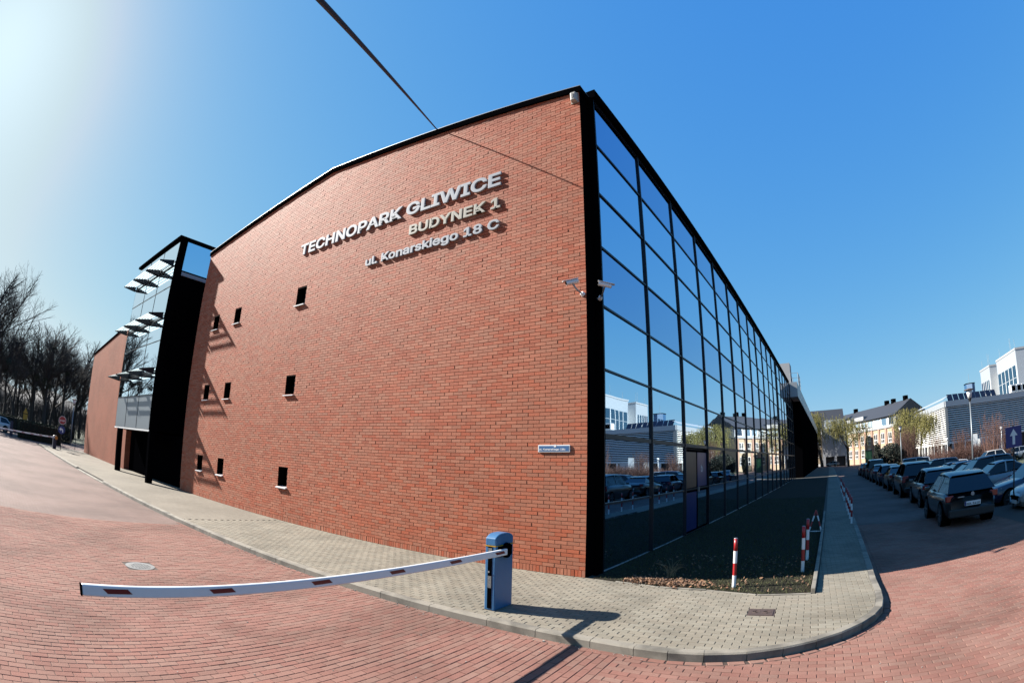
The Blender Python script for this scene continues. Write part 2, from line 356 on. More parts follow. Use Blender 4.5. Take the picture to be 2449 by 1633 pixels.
# kerb stones
kerb = E('kerb', (0, 0, 0)); kerb['kind'] = 'structure'
def along(pl, step):
    pts = []; acc = 0
    for i in range(len(pl)-1):
        a, b = Vector(pl[i]), Vector(pl[i+1]); L = (b-a).length; d = 0 if i == 0 else None
        n = max(1, round(L/step))
        for k in range(n): pts.append((a+(b-a)*(k/n), a+(b-a)*((k+1)/n)))
    return pts
segs = along(KL, 1.0)+[(Vector(a), Vector(b)) for a, b in zip([KL[-1]]+arc, arc+[KR[0]])]+along(KR[:6], 1.0)
kin_cache = {}
for a, b in segs:
    t = (b-a).normalized(); n = Vector((-t.y, t.x)); gap = 0.004
    drop = 0.07 if -25.8 < a.x < -19.2 and a.y < -3 else 0.0
    p = [a+t*gap, b-t*gap, b-t*gap+n*0.128, a+t*gap+n*0.128]
    mb = MB(); zt = 0.002-drop+random.uniform(-.003, .003)
    pts = [(p[0].x, p[0].y), (p[1].x, p[1].y), (p[2].x, p[2].y), (p[3].x, p[3].y)]
    ch = 0.018; q0 = p[0]+n*ch; q1 = p[1]+n*ch
    mb.add([(p[0].x, p[0].y, -.2), (p[1].x, p[1].y, -.2), (p[2].x, p[2].y, -.2), (p[3].x, p[3].y, -.2), (p[0].x, p[0].y, zt-ch), (p[1].x, p[1].y, zt-ch), (q1.x, q1.y, zt), (q0.x, q0.y, zt), (p[2].x, p[2].y, zt), (p[3].x, p[3].y, zt)],
           [(0, 1, 5, 4), (4, 5, 6, 7), (7, 6, 8, 9), (1, 2, 8, 6, 5), (2, 3, 9, 8), (3, 0, 4, 7, 9)])
    O('kerb_stone', mb, m_kerb, parent=kerb)
O('kerb_run', MB().ext([(*KR[5], -.2), (*KR[-1], -.2), (KR[-1][0]-.13, KR[-1][1], -.2), (KR[5][0]-.13, KR[5][1], -.2)], (0, 0, .2)), m_kerb, parent=kerb)

# ---- grass bed
GB = [(0.13, 0.52), (0.16, 0.02), (0.62, -0.02), (1.0, -0.06), (1.47, -0.16), (2.27, -0.14), (2.97, -0.30), (3.13, -0.36), (3.96, -0.26), (3.97, 0.0), (4.02, 1.0), (4.19, 5), (4.19+47*UX, 52), (0.1+51.5*UX, 52)]
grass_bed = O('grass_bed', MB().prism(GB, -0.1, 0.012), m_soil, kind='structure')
def in_poly(x, y, P):
    c = False; j = len(P)-1
    for i in range(len(P)):
        if (P[i][1] > y) != (P[j][1] > y) and x < (P[j][0]-P[i][0])*(y-P[i][1])/(P[j][1]-P[i][1])+P[i][0]: c = not c
        j = i
    return c
gr = MB()
rg = random.Random(3)
for _ in range(80000):
    y = -0.4+ (rg.random()**2.2)*22; x = rg.uniform(0.2, 5.0)
    if not in_poly(x, y, GB): continue
    bare = 1.0
    if x > 2.9 and y < 0.25 and rg.random() < 0.55: continue
    if x < 1.7 and y < 0.5 and rg.random() < 0.6: continue
    h = rg.uniform(0.012, 0.045)*(1.0 if y < 1 else 1.5); a = rg.uniform(0, 6.28); w = rg.uniform(.003, .006); ln = rg.uniform(-.03, .03); ln2 = rg.uniform(-.03, .03)
    dx, dy = math.cos(a)*w, math.sin(a)*w
    gr.add([(x-dx, y-dy, 0.008), (x+dx, y+dy, 0.008), (x+ln, y+ln2, 0.008+h)], [(0, 1, 2)], rg.random())
tag(O('grass', gr, m_grass, kind='stuff'), 'short patchy grass in the bed at the foot of the glass wall', 'grass')
lf = MB()
for _ in range(2600):
    if rg.random() < 0.8: x = rg.gauss(1.35, 0.42); y = rg.gauss(0.12, 0.14)
    else: x = rg.uniform(0.4, 4.0); y = rg.uniform(-.3, 3)
    if not in_poly(x, y, GB) and rg.random() < 0.75: continue
    if x < 0.75 or y < -0.33: continue
    s = rg.uniform(.014, .038); a = rg.uniform(0, 6.28); z = 0.014+rg.random()*0.03; t1, t2 = rg.uniform(-.02, .02), rg.uniform(-.02, .02)
    c, sn = math.cos(a)*s, math.sin(a)*s
    lf.add([(x-c, y-sn, z+t1), (x+sn*.6, y-c*.6, z+t2), (x+c, y+sn, z-t1+.008), (x-sn*.6, y+c*.6, z-t2)], [(0, 1, 2, 3)], rg.random())
tag(O('fallen_leaves', lf, m_leaf, kind='stuff'), 'brown dry leaves heaped along the edge of the grass bed', 'leaves')
# edging of the bed
edge = E('bed_edging', (0, 0, 0)); edge['kind'] = 'structure'
ep = [(0.62, -0.03), (1.0, -0.07), (1.47, -0.17), (2.27, -0.15), (2.97, -0.31), (3.13, -0.37), (3.99, -0.27)]
for a, b in zip(ep[:-1], ep[1:]):
    a, b = Vector(a), Vector(b); t = (b-a).normalized(); n = Vector((t.y, -t.x))
    c = (a+b)/2+n*0.02
    O('edging_stone', MB().obox((c.x, c.y, -0.04), (t.x, t.y, 0), (n.x, n.y, 0), (0, 0, 1), (b-a).length/2-.004, 0.028, 0.052+random.uniform(-.004, .006)), m_kerb, parent=edge, bevel=.006)
yy = -0.27; xx = 4.0
while yy < 12:
    L = 0.98
    c = Vector((xx+UX*(yy+L/2)+.03, yy+L/2)); O('edging_stone', MB().obox((c.x, c.y, 0.0), (UX, UY, 0), (UY, -UX, 0), (0, 0, 1), L/2-.004, 0.035, 0.085), m_kerb, parent=edge, bevel=.006); yy += L
tag(grass_bed, 'soil', 'soil') if False else None
# dry grass tuft
st = MB(); rt = random.Random(5)
for i in range(26):
    a = rt.uniform(0, 6.28); L = rt.uniform(.2, .5); p = Vector((1.46+rt.uniform(-.06, .06), .62+rt.uniform(-.06, .06), .01)); d = Vector((math.cos(a)*.25, math.sin(a)*.25, 1)).normalized()
    for k in range(4):
        q = p+d*L/4; st.tube(p, q, .006*(1-k*.2), .006*(.8-k*.2), 3, False); p = q; d = (d+Vector((math.cos(a)*.3, math.sin(a)*.3, -.28))).normalized()
tag(O('dry_grass_tuft', st, m_straw), 'pale dry grass tuft against the dark foot of the glass wall', 'plant')

# ---- pavers as pieces
def paver_mesh(lx, ly, h, name, mat, r):
    mb = MB(); a, b = lx/2, ly/2; e = 0.006
    mb.add([(-a, -b, -h), (a, -b, -h), (a, b, -h), (-a, b, -h), (-a, -b, -.004), (a, -b, -.004), (a, b, -.004), (-a, b, -.004), (-a+e, -b+e, 0), (a-e, -b+e, 0), (a-e, b-e, 0), (-a+e, b-e, 0)],
           [(0, 1, 5, 4), (1, 2, 6, 5), (2, 3, 7, 6), (3, 0, 4, 7), (4, 5, 9, 8), (5, 6, 10, 9), (6, 7, 11, 10), (7, 4, 8, 11), (8, 9, 10, 11)], r)
    return mb.mesh(name, mat)
def score(x, y, z, n):
    v = Vector((x, y, z))-CAM_POS; d = v.length
    return abs(v.normalized().dot(Vector(n)))/(d*d)
def clip(poly, p, n):
    out = []
    for i in range(len(poly)):
        a, b = poly[i], poly[(i+1) % len(poly)]
        da = (a[0]-p[0])*n[0]+(a[1]-p[1])*n[1]; db = (b[0]-p[0])*n[0]+(b[1]-p[1])*n[1]
        if da >= 0: out.append(a)
        if (da >= 0) != (db >= 0):
            t = da/(da-db); out.append((a[0]+(b[0]-a[0])*t, a[1]+(b[1]-a[1])*t))
    return out
def parea(P): return abs(sum(P[i][0]*P[(i+1) % len(P)][1]-P[(i+1) % len(P)][0]*P[i][1] for i in range(len(P))))/2
def lay(cands, lx, ly, mat, parent, name, fieldname, cutter=None, nobj=300):
    """cands: (x, y, z, rot). cutter(poly) gives the pieces left of a block at a border. The nobj that show largest become parts, the rest one field."""
    cands = [c for c in cands if inframe(c[:3])]
    a, b = lx/2, ly/2; full = lx*ly
    f = MB(); whole = []
    def slab(poly, z, t):
        n = len(poly); cx = sum(p[0] for p in poly)/n; cy = sum(p[1] for p in poly)/n
        inn = [(p[0]+(cx-p[0])/max(.02, math.hypot(cx-p[0], cy-p[1]))*.007, p[1]+(cy-p[1])/max(.02, math.hypot(cx-p[0], cy-p[1]))*.007) for p in poly]
        f.add([(x, y, z-.03) for x, y in poly]+[(x, y, z-.003) for x, y in poly]+[(x, y, z) for x, y in inn],
              [(i, (i+1) % n, n+(i+1) % n, n+i) for i in range(n)]+[(n+i, n+(i+1) % n, 2*n+(i+1) % n, 2*n+i) for i in range(n)]+[tuple(range(2*n, 3*n))], t)
    for c in cands:
        x, y, z, r = c; cr, sr = math.cos(r), math.sin(r)
        poly = [(x+px*cr-py*sr, y+px*sr+py*cr) for px, py in ((-a, -b), (a, -b), (a, b), (-a, b))]
        pcs = [poly] if cutter is None else cutter(poly)
        if len(pcs) == 1 and parea(pcs[0]) > full*.995: whole.append(c)
        else:
            for p in pcs:
                if len(p) > 2 and parea(p) > full*.04: slab(p, z, random.random())
    inn = [c for c in whole if inframe(c[:3], 0.97)]
    inn.sort(key=lambda c: -score(c[0], c[1], c[2], (0, 0, 1)))
    big = set(id(c) for c in inn[:nobj])
    meshes = [paver_mesh(lx, ly, .03, name, mat, (i+.5)/14) for i in range(14)]
    for c in whole:
        x, y, z, r = c
        if id(c) in big: O(name, random.choice(meshes), parent=parent, loc=(x, y, z), rot=r+random.uniform(-.006, .006)); continue
        cr, sr = math.cos(r), math.sin(r)
        slab([(x+px*cr-py*sr, y+px*sr+py*cr) for px, py in ((-a, -b), (a, -b), (a, b), (-a, b))], z, random.random())
    O(fieldname, f, mat, parent=parent, kind='stuff')
MH1 = (3.30, -1.36, 0.19, 0.18)   # square iron cover in the pavement
MH2 = (-5.03, -5.97)
POSTC = (-0.215, -2.53)
KINP = KIN+[(KIN[-1][0]-20, KIN[-1][1]), (-44, 60), (-44, -4)]
def near_segs(pl, c, d):
    out = []
    for p, q in zip(pl[:-1], pl[1:]):
        p, q = Vector(p), Vector(q); t = (q-p); L = t.length; t /= L; w = Vector(c)-p; u = max(0, min(L, w.dot(t)))
        if (w-t*u).length < d: out.append((p, Vector((-t.y, t.x)), (w-t*u).length))
    return out
def subtract_rect(poly, x0, x1, y0, y1):
    out = []; rest = poly
    for p, n in (((x0, 0), (-1, 0)), ((x1, 0), (1, 0)), ((0, y0), (0, -1)), ((0, y1), (0, 1))):
        o = clip(rest, p, n)
        if len(o) > 2: out.append(o)
        rest = clip(rest, p, (-n[0], -n[1]))
        if len(rest) < 3: return out
    return out
EDGE = [(0.62, -0.05), (1.0, -0.09), (1.47, -0.19), (2.27, -0.17), (2.97, -0.33), (3.13, -0.39), (4.07, -0.29), (4.07+UX*14, 13.7)]
def cut_pave(poly):
    c = (sum(p[0] for p in poly)/4, sum(p[1] for p in poly)/4)
    for p, n, d in near_segs(KIN, c, .16):
        poly = clip(poly, p, n)
        if len(poly) < 3: return []
    for p, n, d in sorted(near_segs(EDGE, c, .14), key=lambda t: t[2])[:1]:
        poly = clip(poly, p, (-n.x, -n.y))
        if len(poly) < 3: return []
    poly = clip(poly, (0, -.003), (0, -1)) if c[0] < .6 else poly
    if len(poly) < 3: return []
    if abs(c[0]-MH1[0]) < .32 and abs(c[1]-MH1[1]) < .26: return subtract_rect(poly, MH1[0]-.193, MH1[0]+.193, MH1[1]-.183, MH1[1]+.183)
    return [poly]
def in_bed(x, y): return in_poly(x, y, EDGE+[(0.1+13*UX, 13.7), (0.13, .5), (.5, -.03)])
cands = []
PL, PW, J = 0.2, 0.1, 0.006
row = 0; y = -3.3
while y < 0.02:
    x = -10.0+(0.1 if row % 2 else 0)
    while x < 5.4:
        cx, cy = x+PL/2, y+PW/2
        ok = any(in_poly(cx+dx, cy+dy, KINP) for dx, dy in ((0, 0), (.1, .05), (-.1, .05), (.1, -.05), (-.1, -.05)))
        if ok and cy > 0.05 and cx < 0.6: ok = False
        if ok and in_bed(cx, cy) and all(in_bed(cx+dx, cy+dy) for dx, dy in ((.1, .05), (-.1, .05), (.1, -.05), (-.1, -.05))): ok = False
        if ok: cands.append((cx, cy, random.uniform(-.0015, .0015), 0.0))
        x += PL
    y += PW; row += 1
while y < 13:
    x = 4.0+(0.1 if row % 2 else 0)
    while x < 5.75:
        cx, cy = x+PL/2, y+PW/2
        if any(in_poly(cx+dx, cy, KINP) for dx in (-.1, .1)) and not in_bed(cx+.1, cy): cands.append((cx, cy, random.uniform(-.0015, .0015), 0.0))
        x += PL
    y += PW; row += 1
lay(cands, PL-J, PW-J, m_pave, pavement, 'paver', 'paver_field', cut_pave)
# road: courses across the road on the left, along it on the right
roadbed = O('paver_bed', MB().prism([(-9.6, -11)]+[(-9.6, -3.0)]+[(x, y+.1) for x, y in KL[5:]]+[(x-.05, y+.05) for x, y in arc]+[(5.1, 0.5), (5.6, 9.0), (12, 9.0), (12, -11)], -0.3, -0.1065), m_joint, parent=road)
cands = []
KO = KERB+[(KERB[-1][0]-20, KERB[-1][1]), (-44, 60), (-44, -4)]
GUT = offs(KERB, -.108)
def cut_road(poly):
    c = (sum(p[0] for p in poly)/4, sum(p[1] for p in poly)/4)
    line = GUT
    for p, n, d in sorted(near_segs(line, c, .18), key=lambda t: t[2])[:2]:
        poly = clip(poly, p, (-n.x, -n.y))
        if len(poly) < 3: return []
    if math.hypot(c[0]-MH2[0], c[1]-MH2[1]) < .5: 
        return [q for q in subtract_rect(poly, MH2[0]-.275, MH2[0]+.275, MH2[1]-.275, MH2[1]+.275)]
    return [poly]
GO = GUT+[(GUT[-1][0]-20, GUT[-1][1]), (-44, 60), (-44, -4)]
def road_ok(cx, cy): return any(not in_poly(cx+dx, cy+dy, GO) for dx in (-.1, .1) for dy in (-.1, .1))
col = 0; x = -9.6
while x < 1.9:
    y = -10.5+(0.1 if col % 2 else 0)
    while y < -3.1:
        cx, cy = x+PW/2, y+PL/2
        if road_ok(cx, cy): cands.append((cx, cy, -0.1+random.uniform(-.0022, .0022), rad(90)))
        y += PL
    x += PW; col += 1
row = 0; y = -9.5
while y < 8.8:
    x = 1.905+(0.1 if row % 2 else 0)
    while x < 9.9:
        cx, cy = x+PL/2, y+PW/2
        if road_ok(cx, cy): cands.append((cx, cy, -0.1+random.uniform(-.0022, .0022), 0.0))
        x += PL
    y += PW; row += 1
road_c = cands
cands = []
for a, b in along(KL[5:]+arc+KR[:4], 0.2):
    t = (b-a).normalized(); n = Vector((t.y, -t.x)); c = (a+b)/2+n*.055
    cands.append((c.x, c.y, -0.1, math.atan2(t.y, t.x)))
lay(road_c, PL-J, PW-J, m_road, road, 'paver', 'paver_field', cut_road, 290)
lay(cands, PL-J-.004, PW-J, m_road, road, 'gutter_paver', 'gutter_field', None, 60)

# gravel crumbs and dirt along the kerb
cr = MB(); rc = random.Random(9)
for _ in range(420):
    x = rc.uniform(-8, 2.2); y = interp_kerb_y(x)-abs(rc.gauss(0.02, 0.05))-.01; s = rc.uniform(.002, .006)*(2.2 if rc.random() < .05 else 1)
    cr.obox((x, y, -0.1+s*.5), (1, .3, 0), (-.3, 1, .2), (0, -.2, 1), s, s*.7, s*.6, rc.random())
for _ in range(160):
    x = rc.uniform(-6, 9); y = rc.uniform(-8, -2.6)
    if in_poly(x, y, KO): continue
    s = rc.uniform(.003, .008); cr.obox((x, y, -0.1+s*.5), (1, .3, 0), (-.3, 1, .2), (0, -.2, 1), s, s*.7, s*.6, rc.random())
tag(O('gravel_crumbs', cr, M('stone_chip', (0.5, 0.46, 0.40), .9, attr=.5), kind='stuff'), 'pale stone chips strewn along the foot of the kerb', 'gravel')

# ================================================================== OFFICE BUILDING
B = E('office_building', (0, 0, 0), 'red brick and blue glass office building with shallow gable and lettering', 'building')
XL = -18.4; PK = -9.0
def ztop(x): return 10.62+0.094*(9.2-abs(x+9.2))*(9.2/9.2) if XL <= x <= 0 else 10.62
WX = [(-16.59, -16.06), (-14.61, -14.08), (-10.156, -9.63)]; WZ = [(6.787, 7.364), (3.873, 4.452), (1.031, 1.62)]
OPEN = [(a, b, c, d) for a, b in WX for c, d in WZ]
# mortar face with openings
mw = MB()
cuts = sorted({XL, PK-.2, 0.0} | {v for w in WX for v in w}); zc = [-.1]+sorted(v for w in WZ for v in w)
for x0, x1 in zip(cuts[:-1], cuts[1:]):
    isw = any(abs(a-x0) < 1e-6 for a, b in WX)
    for i in range(len(zc)):
        z0 = zc[i]; last = i == len(zc)-1
        if isw and i % 2 == 1: continue
        za = ztop(x0) if last else zc[i+1]; zb = ztop(x1) if last else zc[i+1]
        mw.add([(x0, .018, z0), (x1, .018, z0), (x1, .018, zb), (x0, .018, za)], [(0, 1, 2, 3)])
fw = O('front_wall', mw, m_mortar, parent=B)
# inner core so that no light leaks
O('wall_core', MB().add([(XL+.003, .25, -.1), (-.003, .25, -.1), (-.003, .25, 10.6), (-9.2, .25, 11.4), (XL+.003, .25, 10.6)], [(0, 1, 2, 3, 4)]), m_dark, parent=B)
bricks = []   # x0,x1,z0,z1
def put(x0, x1, z0, z1):
    segs = [(x0, x1)]
    for a, b, c, d in OPEN:
        if z1 > c+.004 and z0 < d-.004:
            ns = []
            for s0, s1 in segs:
                if s1 <= a or s0 >= b: ns.append((s0, s1)); continue
                if s0 < a-.02: ns.append((s0, a-.004))
                if s1 > b+.02: ns.append((b+.004, s1))
            segs = ns
    for s0, s1 in segs:
        if s1-s0 > .02: bricks.append((s0, s1, z0, z1))
x = 0.0
while x > XL+.07: bricks.append((x-.065, x, 0.003, 0.125)); x -= .0745
k = 0
while True:
    z0 = 0.135+k*.075; z1 = z0+.065
    if z0 > 11.4: break
    x = 0.0; first = .12 if k % 2 == 0 else .25
    while x > XL+.02:
        w = first if x == 0.0 else .25
        x0 = max(XL, x-w)
        if ztop((x0+x)/2) > z0+.02: put(x0, x, z0, z1)
        x = x0-.01
    k += 1
vis = sorted(range(len(bricks)), key=lambda i: -score((bricks[i][0]+bricks[i][1])/2, 0, (bricks[i][2]+bricks[i][3])/2, (0, 1, 0)) * (bricks[i][1]-bricks[i][0]) * (bricks[i][3]-bricks[i][2]) * (0 if (-1.9 < bricks[i][0] < -.4 and bricks[i][3] < 1.0) else 1))
big = set(vis[:300])
bf = MB(); bm_cache = {}
for i, (x0, x1, z0, z1) in enumerate(bricks):
    t = random.random(); pr = random.uniform(-.003, .003)
    if i in big:
        key = (round(x1-x0, 3), round(z1-z0, 3), int(t*10))
        if key not in bm_cache:
            bm_cache[key] = MB().box(-(x1-x0)/2, (x1-x0)/2, 0, .05, -(z1-z0)/2, (z1-z0)/2, c=(int(t*10)+.5)/10, skip='k').mesh('brick', m_brick)
        o = O('brick', bm_cache[key], parent=fw, loc=((x0+x1)/2, pr, (z0+z1)/2))
    else:
        za, zb = min(z1, ztop(x0)), min(z1, ztop(x1)); tl = random.uniform(-.0015, .0015)
        bf.add([(x0, pr-tl, z0), (x1, pr+tl, z0), (x1, pr+tl, zb), (x0, pr-tl, za), (x0, .05, z0), (x1, .05, z0), (x1, .05, zb), (x0, .05, za)],
               [(0, 1, 2, 3), (1, 5, 6, 2), (4, 0, 3, 7), (3, 2, 6, 7), (5, 1, 0, 4)], t)
O('brick_field', bf, m_brick, parent=fw, kind='stuff')
# small windows
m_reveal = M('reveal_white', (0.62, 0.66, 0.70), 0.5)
for a, b, c, d in OPEN:
    w = O('window', MB().box(a+.03, b-.03, .17, .175, c+.03, d-.03), m_winglass, parent=B)
    fr = MB(); fr.box(a, a+.035, .155, .2, c, d).box(b-.035, b, .155, .2, c, d).box(a+.035, b-.035, .155, .2, c, c+.035).box(a+.035, b-.035, .155, .2, d-.035, d)
    O('frame', fr, m_black, parent=w)
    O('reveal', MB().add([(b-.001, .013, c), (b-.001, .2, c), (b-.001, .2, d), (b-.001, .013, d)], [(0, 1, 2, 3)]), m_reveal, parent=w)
    O('lintel', MB().add([(a, .013, d-.001), (b, .013, d-.001), (b, .2, d-.001), (a, .2, d-.001)], [(0, 1, 2, 3)]), m_black, parent=w)  # black underside: shade of the opening put into the colour
    O('reveal', MB().add([(a+.001, .013, c), (a+.001, .013, d), (a+.001, .2, d), (a+.001, .2, c)], [(0, 1, 2, 3)]), m_black, parent=w)  # left reveal black instead of white, its shade painted in
    O('sill', MB().ext([(a-.025, -.065, c-.02), (a-.025, .16, c+.012), (a-.025, .16, c-.012), (a-.025, -.065, c-.052)], (b-a+.05, 0, 0)), m_white, parent=w)
# coping
for x0, x1, nm in ((XL-.06, -9.2, 'coping'), (-9.2, 0.06, 'coping')):
    z0 = 10.62-.094*.06 if nm and x0 < -9.2 else ztop(x0); z1 = ztop(x1) if x1 < 0 else 10.62-.094*.06
    z0 -= .035; z1 -= .035
    O('coping', MB().ext([(x0, -.05, z0), (x1, -.05, z1), (x1, -.05, z1+.155), (x0, -.05, z0+.155)], (0, .5, 0)), m_black, parent=B)
    O('coping_cap', MB().ext([(x0, -.06, z0+.156), (x1, -.06, z1+.156), (x1, -.06, z1+.172), (x0, -.06, z0+.172)], (0, .52, 0)), m_alu, parent=B)
# end of the brick wall, corner post, side body
O('wall_end', MB().add([(0.003, .003, -.1), (0.003, .47, -.1), (0.003, .47, 10.6), (0.003, .003, 10.6)], [(0, 1, 2, 3)]), m_shadeblack, parent=B)  # shaded end face of the brick, its shade put into the black
O('side_wall', MB().add([(XL-.002, .05, -.1), (XL-.002, .05, 10.62), (XL-.002, 20, 10.62), (XL-.002, 20, -.1)], [(0, 1, 2, 3)]), m_brickfar, parent=B)
O('roof', MB().add([(XL, .3, 10.5), (-9.2, .3, 11.36), (-9.2+2.2, 51, 11.36), (XL+2.2, 51, 10.5), (.1, .5, 10.5), (.1+50.5*UX, 51, 10.5)], [(0, 1, 2, 3), (1, 4, 5, 2)]), m_black, parent=B)
# curtain wall: rows of 1.3335 m
def gp(s, off, z): return Vector((0.102+UX*s+UY*off, 0.496+UY*s-UX*off, z))
cols = [0.0, 2.86]+[2.86+2.965*i for i in range(1, 12)]
cols += [cols[-1]+1.0]; cols += [cols[-1]+2.965*i for i in range(1, 7)]
ROW = 1.3335
uv, ov, zv = Vector((UX, UY, 0)), Vector((UY, -UX, 0)), Vector((0, 0, 1))
O('curtain_back', MB().add([gp(0, -.12, -.1), gp(cols[-1], -.12, -.1), gp(cols[-1], -.12, 10.9), gp(0, -.12, 10.9)], [(0, 1, 2, 3)]), m_dark, parent=B)
rr = random.Random(11)
DOORC = 2
for ci in range(len(cols)-1):
    for r in range(8):
        if ci == DOORC and r < 2: continue
        s0, s1 = cols[ci]+.02, cols[ci+1]-.02; z0, z1 = r*ROW+.018, (r+1)*ROW-.018
        j = [rr.uniform(-.0035, .0035) for _ in range(4)]
        mb = MB().add([gp(s0, j[0], z0), gp(s1, j[1], z0), gp(s1, j[2], z1), gp(s0, j[3], z1)], [(0, 1, 2), (0, 2, 3)])
        mb = MB().add([gp(s0, j[0], z0), gp(s1, j[1], z0), gp(s1, j[1]+j[3]-j[0], z1), gp(s0, j[3], z1)], [(0, 1, 2, 3)])
        O('pane', mb, m_glass_b if r in (4, 7) else m_glass_a, parent=B)
for i, s in enumerate(cols):
    w = .024; c = gp(s, .0, 5.35)
    O('mullion', MB().obox(c, uv, ov, zv, w, .05, 5.36), m_mull, parent=B)
for r in range(0, 9):
    for ci in range(len(cols)-1):
        c = gp((cols[ci]+cols[ci+1])/2, -.01, r*ROW)
        O('transom', MB().obox(c, uv, ov, zv, (cols[ci+1]-cols[ci])/2-.025, .04, .021 if r != 2 else .05), m_mull, parent=B)
O('head_rail', MB().obox(gp((cols[-1]-4)/2, -.05, 10.82), uv, ov, zv, cols[-1]/2-2+.05, .17, .12), m_black, parent=B)
O('base_ledge', MB().obox(gp(cols[-1]/2, .04, -.045), uv, ov, zv, cols[-1]/2, .06, .03), m_alu, parent=B)
c0 = gp(0, 0, 0)
O('corner_post', MB().add([(.004, .45, -.1), (c0.x+.05, c0.y-.045, -.1), (c0.x+.05, c0.y+.05, -.1), (.004, .6, -.1), (.004, .45, 10.9), (c0.x+.05, c0.y-.045, 10.95), (c0.x+.05, c0.y+.05, 10.95), (.004, .6, 10.9)], [(0, 1, 5, 4), (1, 2, 6, 5), (2, 3, 7, 6), (3, 0, 4, 7), (4, 5, 6, 7)]), m_black, parent=B)
# door bay
d0, d1 = cols[DOORC]+.05, cols[DOORC+1]-.05
dm = (d0+d1)/2
door = O('door', MB().obox(gp((d0+d1)/2, -.04, 1.28), uv, ov, zv, (d1-d0)/2, .02, 1.27), m_black, parent=B)
def leafp(sa, sb, z0, z1, mat, nm): O(nm, MB().obox(gp((sa+sb)/2, -.012, (z0+z1)/2), uv, ov, zv, (sb-sa)/2, .006, (z1-z0)/2), mat, parent=door)
leafp(d0+.1, dm-.08, 1.38, 2.48, m_doororange, 'door_panel'); leafp(dm+.08, d1-.1, 1.38, 2.48, m_doorblue, 'door_panel')
leafp(d0+.1, dm-.08, .08, 1.24, m_doorblue, 'door_panel'); leafp(dm+.08, d1-.1, .08, 1.24, m_glass_a, 'door_panel')
for me in text_mesh('b', .34, .2, .003, 'letter', m_wht, .006):
    o = O('letter', me, parent=door); o.matrix_local = Matrix.Translation(gp(dm+.55, -.004, 1.85)) @ Matrix.Rotation(rad(90)-DEV, 4, 'Z') @ Matrix.Rotation(rad(90), 4, 'X')
O('handle', MB().obox(gp(dm-.02, .05, 1.3), uv, ov, zv, .02, .03, .08), m_alu, parent=door, bevel=.008)
def wall_text(name, label, body, x0, x1, z0, h, y, depth, mat, bold=.012):
    t = E(name, (x0, y, z0), label, 'sign')
    for me in text_mesh(body, h, x1-x0, depth, 'letter', mat, bold):
        o = O('letter', me, parent=t); o.rotation_euler = (rad(90), 0, 0)
    return t
wall_text('wall_lettering', 'largest raised grey capital lettering reading TECHNOPARK GLIWICE on the brick wall', 'TECHNOPARK GLIWICE', -10.28, -2.13, 8.58, .53, -.004, .05, m_letter, .026)
wall_text('wall_lettering', 'raised ivory capital lettering reading BUDYNEK 1 in the middle line', 'BUDYNEK 1', -5.06, -2.12, 7.95, .40, -.004, .05, m_letter2, .026)
wall_text('wall_lettering', 'raised grey lettering reading ul. Konarskiego 18 C, lowest line on the brick wall', 'ul. Konarskiego 18 C', -6.72, -2.13, 7.40, .35, -.004, .05, m_letter, .026)
# address plate
ap = E('address_plate', (-.69, -.02, 2.41), 'small blue enamel street plate with white border on the brick wall', 'plate')
O('board', MB().box(-.345, .345, -.006, .018, -.07, .07), m_white, parent=ap, bevel=.004)
O('blue_field', MB().box(-.325, .325, -.009, -.0062, -.052, .052), m_plateblue, parent=ap)
for me in text_mesh('ul. Konarskiego 18c', .05, .57, .002, 'letter', m_wht, .02):
    o = O('letter', me, parent=ap, loc=(-.315, -.0095, -.03)); o.rotation_euler = (rad(90), 0, 0)
O('notch', MB().lathe([(.028, 0), (.028, .002)], 12, (0, 0, 0)), m_white, parent=ap).matrix_local = Matrix.Translation((0.03, -.0094, .052)) @ Matrix.Rotation(rad(90), 4, 'X')
# siren
sp = E('alarm_siren', (-.115, 0, 10.42), 'white alarm siren box at the top corner of the brick wall', 'siren')
O('housing', MB().add([(-.085, -.02, -.14), (.085, -.02, -.14), (.085, -.02, .14), (-.085, -.02, .14), (-.06, -.13, -.12), (.06, -.13, -.12), (.07, -.13, .12), (-.07, -.13, .12)], [(0, 3, 2, 1), (4, 5, 6, 7), (0, 1, 5, 4), (1, 2, 6, 5), (2, 3, 7, 6), (3, 0, 4, 7)]), m_whiteplastic, parent=sp, bevel=.02)
O('back_plate', MB().box(-.095, .095, -.019, -.001, -.15, .15), m_whiteplastic, parent=sp)
O('grille', MB().box(-.02, .02, -.139, -.131, -.06, .06), m_iron2, parent=sp)
# security cameras
def seccam(root, mount, head, direc, label):
    t = E('security_camera', mount, label, 'camera', 'security cameras at the corner')
    mount, head, direc = Vector(mount), Vector(head), Vector(direc).normalized(); h = head-mount
    O('wall_mount', MB().tube((0, 0, 0), h.normalized()*.06, .05, .04, 14), m_wht, parent=t, smooth=False)
    O('arm', MB().tube((0, 0, 0), h*.6+Vector((0, 0, -.03)), .018, n=8).tube(h*.6+Vector((0, 0, -.03)), h, .018, n=8), m_alu, parent=t)
    up = Vector((0, 0, 1)); sd = direc.cross(up).normalized(); u2 = sd.cross(direc)
    b = MB(); b.tube(h-direc*.13+u2*.045, h+direc*.13+u2*.045, .043, .043, 16)
    bo = O('body', b, m_wht, parent=t)
    O('hood', MB().obox(h+direc*.02+u2*.092, direc, sd, u2, .17, .048, .006), m_wht, parent=bo, bevel=.004)
    O('lens', MB().tube(h+direc*.131+u2*.045, h+direc*.136+u2*.045, .034, .034, 16), m_black, parent=bo)
seccam(B, (-.06, 0.0, 5.42), (-.17, -.26, 5.58), (-.75, -.75, -.35), 'white bullet security camera on the brick face, pointing left along the wall')
